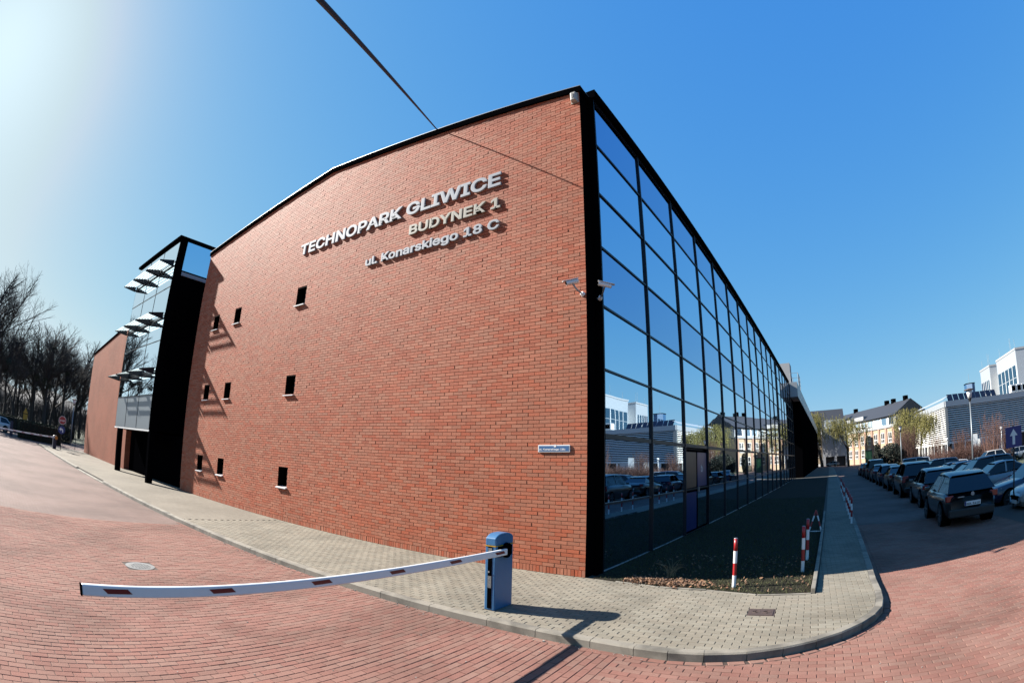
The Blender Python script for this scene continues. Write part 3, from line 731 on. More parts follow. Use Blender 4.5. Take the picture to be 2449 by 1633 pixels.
seccam(B, (.12, .42, 5.44), (.36, .10, 5.55), (.85, .45, -.22), 'white bullet security camera on the black corner post, pointing to the car park')
# rooftop bits
O('roof_vent', MB().lathe([(.02, 0), (.06, .02), (.075, .10), (.05, .2), (.02, .22)], 10, (-7.25, .35, 11.45)), m_dkgrey, parent=B)
O('roof_vent', MB().tube((-7.15, .35, 11.62), (-6.95, .45, 11.66), .05, .03, 8), m_dkgrey, parent=B)
for x in (-6.7, -6.28):
    O('roof_anchor', MB().box(x-.02, x+.03, .3, .34, ztop(x)+.05, ztop(x)+.27).box(x+.0, x+.06, .34, .40, ztop(x)+.16, ztop(x)+.27), m_white, parent=B)
# hanging cable
A0 = Vector((-4.44, -.05, 11.19)); dr = Vector((0.846, -1, -0.894)); cb = MB(); prev = A0
for i in range(1, 41):
    t = 12.0*i/40; p = A0+dr*t; p.z -= 0.0
    cb.tube(prev, p, .017, n=6, caps=False); prev = p
tag(O('cable', cb, m_cable), 'black cable running down from the gable edge over the road', 'cable')

# ================================================================== WING BEHIND
Wg = E('office_wing', tuple(gp(51.5, 0, 0)), 'long dark office wing with pale roof fascia beyond the glass wall', 'building')
o0 = gp(51.5, 0, 0)
def rel(v, o=o0): return Vector(v)-Vector(o)
def bx(s0, s1, f0, f1, z0, z1):
    c = gp((s0+s1)/2, (f0+f1)/2, (z0+z1)/2); return MB().obox(rel(c), uv, ov, zv, (s1-s0)/2, (f1-f0)/2, (z1-z0)/2)
O('fascia', bx(51.5, 146, .07, .95, 9.25, 10.9), m_alu, parent=Wg)
O('wall', bx(56.6, 146, -8, .88, -.1, 9.249), m_shadeblack, parent=Wg)  # shaded side of the wing, coloured black to carry the shade
O('roof', bx(51.5, 146, -9, .069, 10.3, 10.85), m_black, parent=Wg)
O('rooftop_box', bx(57, 59.6, -1.9, -.1, 10.9, 14.2), m_grender, parent=Wg)
rl = MB()
for s in (56, 57.5, 59, 60.5): 
    for f in (-.05, .9): rl.tube(rel(gp(s, f, 10.9)), rel(gp(s, f, 12.7)), .03, n=5)
for z in (11.6, 12.1, 12.7):
    rl.tube(rel(gp(56, .9, z)), rel(gp(60.5, .9, z)), .025, n=5); rl.tube(rel(gp(56, -.05, z)), rel(gp(56, .9, z)), .025, n=5)
O('railing', rl, m_alu, parent=Wg)

# ================================================================== STAIR TOWER
m_shade = bpy.data.materials.new('shade_glass'); m_shade.use_nodes = True
_t = m_shade.node_tree; _tr = _t.nodes.new('ShaderNodeBsdfTranslucent'); _tr.inputs[0].default_value = (.7, .75, .75, 1); _t.links.new(_tr.outputs[0], _t.nodes['Material Output'].inputs[0])
m_frost = M('frosted_panel', (0.33, 0.38, 0.42), 0.35, spec=0.6)
T = E('stair_tower', (-24, -.95, 0), 'glazed stair tower with sunshades standing on two black posts', 'tower')
TO = Vector((-24, -.95, 0))
def tb(x0, x1, y0, y1, z0, z1): return MB().box(x0-TO.x, x1-TO.x, y0-TO.y, y1-TO.y, z0, z1)
TX0, TX1, TY = -27.6, -20.55, -.95
gxs = [TX0+.05, -26.0, -23.55, TX1-.12]; gxs = [TX0+.05, -25.25, -22.95, TX1-.12]
gz = [2.42, 4.05, 5.15, 6.62, 7.85, 9.28, 10.55, 11.72]
for i in range(3):
    for j in range(7):
        O('pane', MB().add([(gxs[i]+.02-TO.x, 0, gz[j]+.02), (gxs[i+1]-.02-TO.x, 0, gz[j]+.02), (gxs[i+1]-.02-TO.x, 0, gz[j+1]-.02), (gxs[i]+.02-TO.x, 0, gz[j+1]-.02)], [(0, 1, 2, 3)]), m_glass_t if j else m_frost, parent=T)
for x in gxs[1:3]: O('mullion', tb(x-.02, x+.02, TY-.012, TY+.05, 2.42, 11.72), m_mull, parent=T)
for z in gz[1:-1]:
    O('transom', tb(gxs[0], gxs[3], TY-.015, TY+.05, z-.02, z+.02), m_mull, parent=T)
O('floor_edge', tb(TX0, TX1, TY-.03, TY+.6, 2.34, 2.42), m_white, parent=T)
O('roof', tb(TX0-.1, TX1+.1, TY-.12, 5, 11.74, 11.88), m_black, parent=T)
O('front_back', tb(TX0+.05, TX1-.1, TY+.06, TY+.1, 2.42, 11.73), m_dark, parent=T)
O('side_wall', tb(TX1-.11, TX1, TY, 5, 2.0, 10.15), m_shadeblack, parent=T)  # tower flank painted black in place of its shade
O('corner_pillar', tb(TX1-.11, TX1+.01, TY-.01, TY+.38, 2.35, 11.73), m_black, parent=T)
O('side_ledge', tb(TX1-.08, TX1+.05, TY+.38, 5, 9.92, 10.1), m_alu, parent=T)
O('side_pane', MB().add([(TX1-.02-TO.x, .38, 10.2), (TX1-.02-TO.x, 5, 10.2), (TX1-.02-TO.x, 5, 11.72), (TX1-.02-TO.x, .38, 11.72)], [(0, 1, 2, 3)]), m_glass_a, parent=T)
O('left_wall', tb(TX0, TX0+.05, TY+.01, 5, 2.42, 11.73), m_black, parent=T)
O('post', tb(-20.62, -20.3, -.98, -.7, 0, 2.345), m_black, parent=T)
O('post', tb(-26.75, -26.4, -1.0, -.72, 0, 2.345), m_black, parent=T)
O('entrance_wall', tb(-28.2, -18.42, .3, .5, 0, 2.29), m_shadeblack, parent=T)  # black panel set forward so the shaded recess reads dark
O('soffit', tb(TX0, TX1, TY+.6, 2, 2.3, 2.4), m_shadeblack, parent=T)
for zz in (5.12, 7.78, 10.44):
    bxs = [TX1-.30, -23.0, -23.25, -25.4, -25.65, TX0-.05]
    for x in bxs:
        O('shade_bracket', MB().ext([(x-TO.x, -.03, zz+.22), (x-TO.x, -.80, zz+.03), (x-TO.x, -.80, zz-.03), (x-TO.x, -.03, zz-.12)], (.035, 0, 0)), m_mull, parent=T)
    for (xa, xb) in ((-23.0, TX1-.30), (-25.4, -23.25), (TX0-.05, -25.65)):
        for k in range(5):
            yv = -.12-k*.155; zc2 = zz+.17-k*.035
            O('shade_slat', MB().obox(((xa+xb)/2-TO.x+.017, yv, zc2), (1, 0, 0), (0, .94, .34), (0, -.34, .94), (xb-xa)/2-.02, .045, .005), m_shade, parent=T)
    O('shade_rail', tb(TX0-.05, TX1-.27, TY-.045, TY-.015, zz-.1, zz-.02), m_mull, parent=T)

# ================================================================== SECOND BRICK GABLE
R2 = E('brick_building', (-35, 0, 0), 'red brick building half beyond the stair tower with sloping black eave', 'building')
def wb(poly, y0, y1): return MB().ext([(x+35, y0, z) for x, z in poly], (0, y1-y0, 0))
O('wall', wb([(-42.6, -.12), (-28.35, -.12), (-28.35, 9.35), (-42.6, 8.10)], 0.0, 10), m_brickfar, parent=R2)
O('coping', wb([(-42.68, 8.06), (-28.3, 9.33), (-28.3, 9.47), (-42.68, 8.20)], -.05, 10.02), m_black, parent=R2)
O('wall_lamp', MB().lathe([(.03, 0), (.09, .02), (.09, .12), (.05, .16)], 10, (-7.66, .1, 1.55)), m_wht, parent=R2)

# ================================================================== BARRIERS
bar = E('barrier_gate', (-.215, -2.53, 0), 'blue barrier housing on the pavement carrying the long white boom', 'barrier')
def cabinet(t, w, d, h, mat):
    prof = []; n = 10
    hw, hd = w/2, d/2
    body = MB().box(-hw, hw, -hd, hd, 0, h-.17)
    O('cabinet', body, mat, parent=t, bevel=.012)
    hd2 = MB(); a = []
    for i in range(n+1):
        s = -1+2*i/n; a.append((s*hd, h-.17+.172*(1-abs(s)**3.2*.38) if True else 0))
    poly = [(-hw+.0, y, z) for y, z in a]+[(-hw, hd, h-.168), (-hw, -hd, h-.168)]
    hd2.ext(poly, (w, 0, 0)); O('hood', hd2, mat, parent=t, bevel=.012)
cabinet(bar, .17, .46, 1.10, m_blue)
O('slot', MB().box(-.035, .035, -.236, -.231, .03, .92), m_black, parent=bar)
O('label_plate', MB().box(-.03, .03, -.239, -.2362, .79, .90), m_iron2, parent=bar)
O('label_plate', MB().box(-.03, .03, -.239, -.2362, .33, .50), m_iron2, parent=bar)
O('lock', MB().lathe([(.014, 0), (.014, .012)], 10, (0, 0, 0)), m_alu, parent=bar).matrix_local = Matrix.Translation((-.01, -.2362, .56)) @ Matrix.Rotation(rad(90), 4, 'X')
O('seal_strip', MB().box(-.09, .09, -.236, .236, .922, .934), m_yellow, parent=bar)
O('hinge_disc', MB().tube((.086, .03, .85), (.125, .03, .85), .11, n=20), m_black, parent=bar)
O('boom_clamp', MB().box(.09, .13, -.17, .13, .78, .92), m_black, parent=bar)
bx0 = .135; ya, yb = -.06, -5.47
def boom_mesh(w=.045, h=.09, rise=.08):
    return MB().add([(bx0, ya, .80), (bx0+w, ya, .80), (bx0+w, ya, .80+h), (bx0, ya, .80+h), (bx0, yb, .80+rise), (bx0+w, yb, .80+rise), (bx0+w, yb, .80+h+rise), (bx0, yb, .80+h+rise)],
                    [(0, 1, 2, 3), (7, 6, 5, 4), (0, 4, 5, 1), (1, 5, 6, 2), (2, 6, 7, 3), (3, 7, 4, 0)])
boom = O('boom', boom_mesh(), m_wht, parent=bar, bevel=.012)
O('boom_end_cap', MB().box(bx0-.001, bx0+.046, yb-.012, yb-.0005, .80+.08-.001, .891+.08), m_black, parent=boom)
for i, f in enumerate((0.035, .215, .40, .585, .775, .945)):
    y = ya+(yb-ya)*f; L = .21; zb = .80+.08*f
    x = bx0+.0455
    O('boom_reflector', MB().add([(x, y+L/2+.02, zb+.03), (x, y-L/2+.02, zb+.03), (x, y-L/2-.02, zb+.068), (x, y+L/2-.02, zb+.068), (x+.002, y+L/2+.02, zb+.03), (x+.002, y-L/2+.02, zb+.03), (x+.002, y-L/2-.02, zb+.068), (x+.002, y+L/2-.02, zb+.068)], [(4, 5, 6, 7), (0, 3, 2, 1), (0, 1, 5, 4), (1, 2, 6, 5), (2, 3, 7, 6), (3, 0, 4, 7)]), M('boom_red', (.26, .004, .008), .4) if i == 0 else bpy.data.materials['boom_red'], parent=boom)
b2 = E('barrier_gate', (-40.1, -3.15, -.1), 'far dark blue barrier post with striped boom and orange end near the stop sign', 'barrier')
m_navy = M('navy_housing', (.012, .02, .07), .5)
cabinet(b2, .45, .30, 1.12, m_navy)
bo2 = O('boom', MB().ext([(.25, .1, .92), (.30, .1, .92), (.30, .1, 1.02), (.25, .1, 1.02)], (0, -7.0, -.22)), m_wht, parent=b2)
for i in range(8): O('boom_reflector', MB().obox((.301, -.5-i*.8, .955-.0314*(.5+i*.8)-.0), (0, 1, 0), (0, 0, 1), (1, 0, 0), .14, .022, .003), m_red, parent=bo2)
O('orange_cap', MB().tube((.29, .1, .95), (.34, .1, .95), .14, n=14), m_orange, parent=b2)
b3 = E('barrier_post', (-50.3, -6.8, -.1), 'second far navy barrier post in front of the white car', 'post')
cabinet(b3, .4, .35, 1.35, m_navy)

# ================================================================== BOLLARDS, COVERS, TRESTLE
def bollard(loc, h, label, group, stripes=4, tilt=0):
    t = E('bollard', loc, label, 'bollard', group); t.rotation_euler = (0, tilt, 0)
    for i in range(stripes):
        z0, z1 = h*i/stripes, h*(i+1)/stripes
        O('band', MB().tube((0, 0, z0+(.0005 if i else -.05)), (0, 0, z1), .033, n=16, caps=(i == stripes-1)), m_wht if i % 2 == 0 else m_red, parent=t, smooth=True)
    O('cap', MB().lathe([(.033, h+.0005), (.03, h+.008), (.012, h+.012)], 16), m_grey, parent=t)
    return t
bollard((2.69, .08, .01), .83, 'red and white bollard in the sunlit grass, nearest the pavement edge', 'bollards in the grass bed', tilt=rad(1))
bollard((3.82, 1.37, .01), .86, 'red and white bollard in the shaded grass, front one of the pair', 'bollards in the grass bed')
bollard((3.90, 2.59, .01), .86, 'red and white bollard in the shaded grass, rear one of the pair', 'bollards in the grass bed')
lab = ['nearest', 'second', 'third', 'fourth', 'fifth', 'sixth', 'seventh', 'eighth', 'ninth', 'tenth']
for i in range(10):
    yb2 = 8.7+i*1.4+(2.5 if i > 4 else 0)+(2 if i > 7 else 0)
    bollard((5.02+UX*(yb2-1.4), yb2, 0), .84, 'red and white bollard, %s in the row along the car park kerb' % lab[i], 'bollards along the car park kerb')
tr = E('trestle', (4.12, 7.1, .0), 'white trestle with red bands standing beside the shaded footpath', 'trestle')
for s in (-1, 1):
    for k in range(4):
        a = Vector((s*.19, 0, 0)); b = Vector((0.03, .1, .62)); p, q = a+(b-a)*(k/4), a+(b-a)*((k+1)/4)
        O('leg', MB().tube(p, q, .022, n=8), m_wht if k % 2 == 0 else m_red, parent=tr)
O('foot_bar', MB().box(-.24, .24, -.03, .03, .0, .03), m_wht, parent=tr)
mc = E('manhole_cover', (MH1[0], MH1[1], 0), 'square rusty iron cover with curled relief in the grey pavement', 'manhole cover')
O('frame', MB().box(-.19, .19, -.18, .18, -.03, -.003), m_iron, parent=mc)
O('lid', MB().box(-.165, .165, -.155, .155, -.003, .004), m_iron, parent=mc, bevel=.003)
rg2 = MB()
for cx in (-.075, .075):
    for rr2 in (.03, .055):
        for i in range(14):
            a0, a1 = i/14*5.2, (i+1)/14*5.2; rg2.tube((cx+rr2*math.cos(a0), rr2*math.sin(a0), .005), (cx+rr2*math.cos(a1), rr2*math.sin(a1), .005), .006, n=4, caps=False)
O('relief', rg2, m_iron, parent=mc, kind='stuff')
mc2 = E('manhole_cover', (MH2[0], MH2[1], -.1), 'round worn iron cover set in the red road paving', 'manhole cover')
O('frame', MB().lathe([(.27, -.03), (.27, .001), (.2, .001)], 28), m_iron2, parent=mc2)
O('lid', MB().lathe([(.2, -.02), (.2, .004), (.15, .005)], 28), m_iron2, parent=mc2)
rb = MB()
for i in range(-3, 4):
    for j in range(-3, 4):
        if math.hypot(i, j) < 3.4: rb.box(i*.05-.016, i*.05+.016, j*.05-.016, j*.05+.016, .003, .009, skip='b')
O('relief', rb, m_iron2, parent=mc2, kind='stuff')

# ================================================================== SIGNS
def pole(t, h, r=.03, mat=None): O('pole', MB().tube((0, 0, 0), (0, 0, h), r, n=10), mat or m_dkgrey, parent=t, smooth=False)
ow = E('one_way_sign', (10.95, 7.75, -.15), 'blue square sign with white upward arrow in front of the parked cars', 'sign', rz=rad(-14))
pole(ow, 2.55)
bd = O('board', MB().box(-.31, .31, -.045, -.033, 1.90, 2.52), m_bluesign, parent=ow, bevel=.004)
O('arrow', MB().ext([(-.05, -.048, 1.99), (.05, -.048, 1.99), (.05, -.048, 2.25), (.15, -.048, 2.25), (0, -.048, 2.45), (-.15, -.048, 2.25), (-.05, -.048, 2.25)], (0, .0025, 0)), m_wht, parent=bd)
sg = E('stop_sign', (-39.95, -2.6, -.1), 'red octagonal STOP sign with a blue round arrow sign below', 'sign', rz=rad(90-8))
pole(sg, 2.6, .03)
oc = [(.34*math.cos(rad(22.5+45*i)), -.05, 2.35+.34*math.sin(rad(22.5+45*i))) for i in range(8)]
bd = O('octagon', MB().ext(oc, (0, .012, 0)), m_wht, parent=sg)
oc = [(.31*math.cos(rad(22.5+45*i)), -.054, 2.35+.31*math.sin(rad(22.5+45*i))) for i in range(8)]
O('red_field', MB().ext(oc, (0, .003, 0)), m_red, parent=bd)
for me in text_mesh('STOP', .17, .46, .003, 'letter', m_wht, .02):
    o = O('letter', me, parent=bd, loc=(-.23, -.0545, 2.265)); o.rotation_euler = (rad(90), 0, 0)
rd = O('round_board', MB().ext([(.31*math.cos(i/24*6.283), -.05, 1.62+.31*math.sin(i/24*6.283)) for i in range(24)], (0, .012, 0)), m_bluesign, parent=sg)
O('arrow', MB().ext([(.14, -.053, 1.44), (.14, -.053, 1.62), (.06, -.053, 1.72), (-.06, -.053, 1.72), (-.06, -.053, 1.82), (-.22, -.053, 1.66), (-.06, -.053, 1.52), (-.06, -.053, 1.62), (.02, -.053, 1.62), (.05, -.053, 1.58), (.05, -.053, 1.44)], (0, .002, 0)), m_wht, parent=rd)
pp = E('sign_post', (-45.6, -.35, -.1), 'thin dark post beside the end of the brick wall', 'post'); pole(pp, 1.25, .03)
ys = E('warning_sign', (-62, -4.6, -.1), 'narrow yellow road sign on a pole behind the hedge', 'sign', rz=rad(88))
pole(ys, 3.1, .03)
O('board', MB().ext([(-.35, -.05, 2.35), (.35, -.05, 2.35), (0, -.05, 2.95)], (0, .01, 0)), m_yellow, parent=ys)
O('board', MB().box(-.3, .3, -.05, -.04, 1.5, 2.25), m_yellow, parent=ys)

# ================================================================== LAMPS
def lamp(loc, h, label, cat_group, s=1.0):
    t = E('street_lamp', loc, label, 'street lamp', cat_group)
    O('pole', MB().tube((0, 0, -.3), (0, 0, h-.9*s), .085*s, .06*s, 12), m_grey, parent=t, smooth=True)
    O('lamp_base', MB().lathe([(.06*s, h-.95*s), (.15*s, h-.72*s), (.16*s, h-.68*s)], 14), m_dkgrey, parent=t)
    O('lamp_globe', MB().lathe([(.15*s, h-.68*s), (.26*s, h-.12*s), (.24*s, h-.1*s)], 16), m_wht, parent=t, smooth=True)
    O('lamp_cap', MB().lathe([(.44*s, h-.1*s), (.43*s, h-.05*s), (.1*s, h+.02*s)], 18), m_iron, parent=t)
lamp((17.1, 31.2, -.55), 6.55, 'tall street lamp with white globe in the car park, in front of the louvred building', 'street lamps')
lamp((18.9, 74, -.6), 6.6, 'farther street lamp with white globe in front of the willow trees', 'street lamps')
lamp((-57, 1.0, -.1), 4.9, 'street lamp with white globe among the bare trees behind the hedge', 'street lamps', .8)
def bollard_lamp(az, D, h, label):
    t = E('path_lamp', (CAM_POS.x+D*math.sin(rad(az)), CAM_POS.y+D*math.cos(rad(az)), -.6), label, 'path lamp', 'small white path lamps')
    O('pole', MB().tube((0, 0, 0), (0, 0, h-.35), .06, .05, 8), m_wht, parent=t); O('head', MB().lathe([(.08, h-.35), (.18, h-.2), (.18, h-.05), (.05, h)], 12), m_wht, parent=t, smooth=True)
bollard_lamp(12.9, 85, 4.1, 'small white path lamp before the left louvred face')
bollard_lamp(15.45, 80, 3.9, 'small white path lamp near the corner of the louvred building')
bollard_lamp(21.8, 62, 3.9, 'small white path lamp before the right louvred face')
bd = E('information_board', (CAM_POS.x+80*math.sin(rad(18.6)), CAM_POS.y+80*math.cos(rad(18.6)), -.6), 'blank white board standing in front of the louvred building', 'board')
O('board', MB().box(-.5, .5, -.06, .06, 2.1, 3.9), m_wht, parent=bd); O('post', MB().box(-.45, -.35, -.05, .05, 0, 2.1), m_grey, parent=bd); O('post', MB().box(.35, .45, -.05, .05, 0, 2.1), m_grey, parent=bd)
gb = E('green_box', (CAM_POS.x+148*math.sin(rad(6.75)), CAM_POS.y+148*math.cos(rad(6.75)), -.6), 'tall dark green utility cabinet before the peach building', 'cabinet')
O('cabinet', MB().box(-.9, .9, -.5, .5, 0, 4.0), M('green_paint', (.01, .09, .035), .5), parent=gb, bevel=.05); O('roof', MB().box(-1.0, 1.0, -.6, .6, 4.0, 4.15), m_dkgrey, parent=gb)

# ================================================================== CARS
def car_proto(kind):
    """local: x forward, y left, z up, ground at 0, centre at origin"""
    P = {'hatch': dict(L=4.0, W=1.74, H=1.46, hood=.93, nose=.70, cowl=.85, roof0=.25, roof1=-1.35, tail=-1.92, belt=.92, tailz=.95),
         'sedan': dict(L=4.6, W=1.80, H=1.44, hood=.90, nose=.68, cowl=.95, roof0=.20, roof1=-.95, tail=-1.65, belt=.91, tailz=1.02),
         'suv': dict(L=4.5, W=1.84, H=1.68, hood=1.06, nose=.82, cowl=.95, roof0=.35, roof1=-1.65, tail=-2.12, belt=1.05, tailz=1.05),
         'van': dict(L=4.5, W=1.80, H=1.84, hood=1.05, nose=.80, cowl=1.25, roof0=.75, roof1=-2.0, tail=-2.2, belt=1.05, tailz=1.05)}[kind]
    L, Wd, H = P['L'], P['W'], P['H']; f, r = L/2, -L/2; hw = Wd/2
    t = E('parked_car', (0, 0, 0))
    # lower body: stations (x, z_low, z_top, halfwidth)
    S = [(f, .38, P['nose']-.10, hw*.62), (f-.06, .30, P['nose'], hw*.80), (f-.30, .24, P['nose']+.09, hw*.93), (f-.75, .22, P['hood']-.06, hw*.985), (P['cowl']+.02, .20, P['hood']+.02, hw), (0, .20, P['belt'], hw), (-1.0, .20, P['belt']+.02, hw), (r+.55, .22, P['tailz'], hw*.985), (r+.16, .28, P['tailz']-.03, hw*.93), (r, .36, P['tailz']-.14, hw*.80)]
    vs = []; fs = []; n = 12
    for x, zl, zt, w in S:
        zm = zl+(zt-zl)*.62
        ring = [(-w*.86, zl), (-w*.97, zl+.12), (-w, zm-.12), (-w*.985, zm+.06), (-w*.93, zt-.03), (-w*.80, zt), (w*.80, zt), (w*.93, zt-.03), (w*.985, zm+.06), (w, zm-.12), (w*.97, zl+.12), (w*.86, zl)]
        vs += [(x, y, z) for y, z in ring]
    for k in range(len(S)-1):
        for i in range(n): fs.append((k*n+i, k*n+(i+1) % n, (k+1)*n+(i+1) % n, (k+1)*n+i))
    fs += [tuple(range(n)), tuple(range((len(S)-1)*n, len(S)*n))[::-1]]
    O('body', MB().add(vs, fs), m_paint, parent=t, smooth=True)
    # cabin
    zb = P['belt']-.03; wb_, wr = hw*.93, hw*.70; c, a, b, e = P['cowl'], P['roof0'], P['roof1'], P['tail']; zr = H
    mid = (a+b)/2
    C = [(c, zb+.02, wb_), (a+.05, zr-.07, wr), (a-.18, zr-.025, wr), (mid, zr, wr), (b+.18, zr-.04, wr), (b-.02, zr-.09, wr*.98), (e, P['tailz']-.02, wb_*.97)]
    # roof shell
    rf = MB(); V = []
    for x, z, w in C: V += [(x, -w, z-.05 if C.index((x, z, w)) not in (0, 6) else z), (x, -w*.86, z), (x, w*.86, z), (x, w, z-.05 if C.index((x, z, w)) not in (0, 6) else z)]
    F = []
    for k in range(1, 5):
        for i in range(3): F.append((k*4+i, k*4+i+1, (k+1)*4+i+1, (k+1)*4+i))
    rf.add(V[4:24], [tuple(q-4 for q in f_) for f_ in F]); O('roof', rf, m_paint, parent=t, smooth=True)
    g = MB(); g.add([V[0], V[3], V[7], V[4]], [(0, 1, 2, 3)]); O('windscreen', g, m_glass_c, parent=t)
    O('rear_window', MB().add([V[20], V[23], V[27], V[24]], [(3, 2, 1, 0)]), m_glass_c, parent=t)
    for s, i0 in ((-1, 0), (1, 3)):
        side = [Vector(V[i0]), Vector(V[4+i0]), Vector(V[8+i0]), Vector(V[12+i0]), Vector(V[16+i0]), Vector(V[20+i0]), Vector(V[24+i0])]
        O('side_window', MB().add(side, [tuple(range(7)) if s < 0 else tuple(range(7))[::-1]]), m_glass_c, parent=t)
        off = Vector((0, s*.006, 0))
        for p, q, wdt in ((side[0], side[1], .05), (side[5], side[6], .11)):
            O('pillar', MB().add([p+off, p+off+Vector((-wdt if p is side[0] else wdt, 0, 0)), q+off+Vector((-wdt if p is side[0] else wdt, 0, -.0)), q+off], [(0, 1, 2, 3)]), m_paint, parent=t)
        xm = (a+b)/2+.05; lo = side[0]+(side[6]-side[0])*((c-xm)/(c-e)); hi = Vector((xm, s*wr, zr-.05))
        O('pillar', MB().add([lo+off+Vector((.05, 0, 0)), lo+off-Vector((.05, 0, 0)), hi+off-Vector((.04, 0, 0)), hi+off+Vector((.04, 0, 0))], [(0, 1, 2, 3)]), m_paint, parent=t)
        O('mirror', MB().obox((c-.22, s*(hw+.07), zb+.08), (1, 0, 0), (0, 1, 0), (0, 0, 1), .06, .09, .06), m_paint, parent=t, bevel=.03)
        O('headlight', MB().add([(f-.10, s*hw*.55, P['nose']-.02), (f-.04, s*hw*.55, P['nose']-.15), (f-.20, s*hw*.90, P['nose']-.10), (f-.48, s*hw*.955, P['nose']+.02), (f-.40, s*hw*.88, P['nose']+.075)], [(0, 1, 2, 3, 4), (4, 3, 2, 1, 0)]), m_lampw, parent=t)
        O('tail_light', MB().obox((r+.10, s*hw*.80, P['tailz']-.16), (1, s*.35, 0), (-s*.35, 1, 0), (0, 0, 1), .05, .16, .085 if kind in ('hatch', 'sedan') else .16), m_lampr, parent=t, bevel=.02)
        for xw in (f-.82, r+.80):
            w = O('wheel', MB().tube((xw, s*(hw-.20), .31), (xw, s*(hw+.012), .31), .315, n=22), m_tyre, parent=t)
            sp_ = MB().tube((xw, s*(hw+.005), .31), (xw, s*(hw+.018), .31), .07, n=10)
            for i in range(6):
                an = i/6*6.283; sp_.obox((xw+.115*math.cos(an), s*(hw+.013), .31+.115*math.sin(an)), (math.cos(an), 0, math.sin(an)), (0, 1, 0), (-math.sin(an), 0, math.cos(an)), .095, .006, .026)
            sp_.lathe([], 3) if False else None
            O('rim', sp_, m_rim, parent=w)
            O('wheel_arch', MB().tube((xw, s*(hw-.3), .33), (xw, s*(hw+.004), .33), .375, n=22), m_black, parent=t)
    O('grille', MB().box(f-.05, f+.012, -hw*.42, hw*.42, .46, .60), m_black, parent=t)
    O('front_plate', MB().box(f+.0, f+.022, -.26, .26, .36, .47), m_wht, parent=t)
    rp = O('rear_plate', MB().box(r-.025, r+.01, -.26, .26, .56, .675), m_wht, parent=t)
    O('rear_bumper', MB().box(r-.03, r+.12, -hw*.86, hw*.86, .26, .50), m_dkgrey if kind in ('van', 'hatch') else m_paint, parent=t, bevel=.04)
    return t
protos = {k: car_proto(k) for k in ('hatch', 'sedan', 'suv', 'van')}
used = set()
def car(kind, x, y, heading, color, label, group):
    t = protos[kind] if kind not in used else copy_tree(protos[kind]); used.add(kind)
    t.location = (x, y, zroad(x)-(.004)); t.rotation_euler = (0, math.atan2(zroad(x+1)-zroad(x-1), 2)*-1*abs(math.cos(heading)) if False else 0, heading)
    tag(t, label, 'car', group)
    def paint(o):
        o.color = (*(c*.45 for c in color), 1)
        for ch in o.children: paint(ch)
    paint(t); return t
BLK, NAVY, SIL, WHT, RED, GRY = (.008, .009, .011), (.012, .025, .09), (.42, .46, .50), (.80, .80, .79), (.55, .015, .03), (.09, .10, .11)
a1 = car('hatch', 8.75+.09, 8.0, rad(90-DEV*57), BLK, 'black hatchback seen from behind, nearest car beside the footpath road', 'cars parked along the road')
pl = [c for c in a1.children if c.name.startswith('rear_plate')][0]
for me in text_mesh('SGL 5418', .075, .44, .002, 'letter', m_black, .02):
    o = O('letter', me, parent=pl, loc=(-2.026, .21, .58)); o.rotation_euler = (rad(90), 0, rad(-90))
O('euro_band', MB().box(-2.0275, -2.0255, .215, .258, .562, .673), m_bluesign, parent=pl)
O('emblem', MB().tube((-2.0, 0, .86), (-1.95, 0, .86), .055, n=16), m_alu, parent=a1)
O('door_handle', MB().box(-2.01, -1.96, .28, .48, .80, .825), m_alu, parent=a1)
names = ['second', 'third', 'fourth', 'fifth', 'sixth', 'seventh', 'eighth', 'ninth']
rowA = [('hatch', GRY), ('suv', BLK), ('sedan', BLK), ('hatch', NAVY), ('sedan', GRY), ('van', BLK), ('hatch', BLK), ('sedan', NAVY)]
for i, (kd, cl) in enumerate(rowA):
    y = 13.9+i*5.9; car(kd, 8.9+UX*y*.9, y, rad(90-DEV*57), cl, 'dark car seen from behind, %s in the line along the shaded road' % names[i], 'cars parked along the road')
rowB = [('hatch', SIL, 'silver blue hatchback at the right edge, nose towards the glass wall'), ('sedan', NAVY, 'navy saloon parked beside the silver hatchback'), ('hatch', RED, 'red car showing behind the navy saloon'), ('sedan', SIL, 'silver saloon parked nose out behind the black hatchback'),
        ('suv', BLK, 'black tall car between silver cars in the shaded row'), ('sedan', GRY, 'dark grey saloon beyond the black tall car'), ('hatch', SIL, 'silver hatchback in the middle of the shaded row'), ('sedan', NAVY, 'navy saloon in the middle of the shaded row'), ('suv', GRY, 'grey tall car in the shaded row'),
        ('hatch', BLK, 'black hatchback in the farther half of the shaded row'), ('sedan', SIL, 'silver saloon in the farther half of the shaded row'), ('hatch', NAVY, 'navy hatchback in the farther half of the shaded row'), ('sedan', BLK, 'black saloon near the far end of the shaded row'), ('van', SIL, 'silver van near the far end of the shaded row'), ('hatch', GRY, 'grey hatchback at the far end of the shaded row')]
for i, (kd, cl, lb) in enumerate(rowB):
    y = 7.5+i*2.75+(0 if i < 8 else 2); car(kd, 12.6+UX*y+(1.2 if kd == 'hatch' and cl == RED else 0), y, rad(180-DEV*57), cl, lb, 'cars parked nose towards the glass wall')
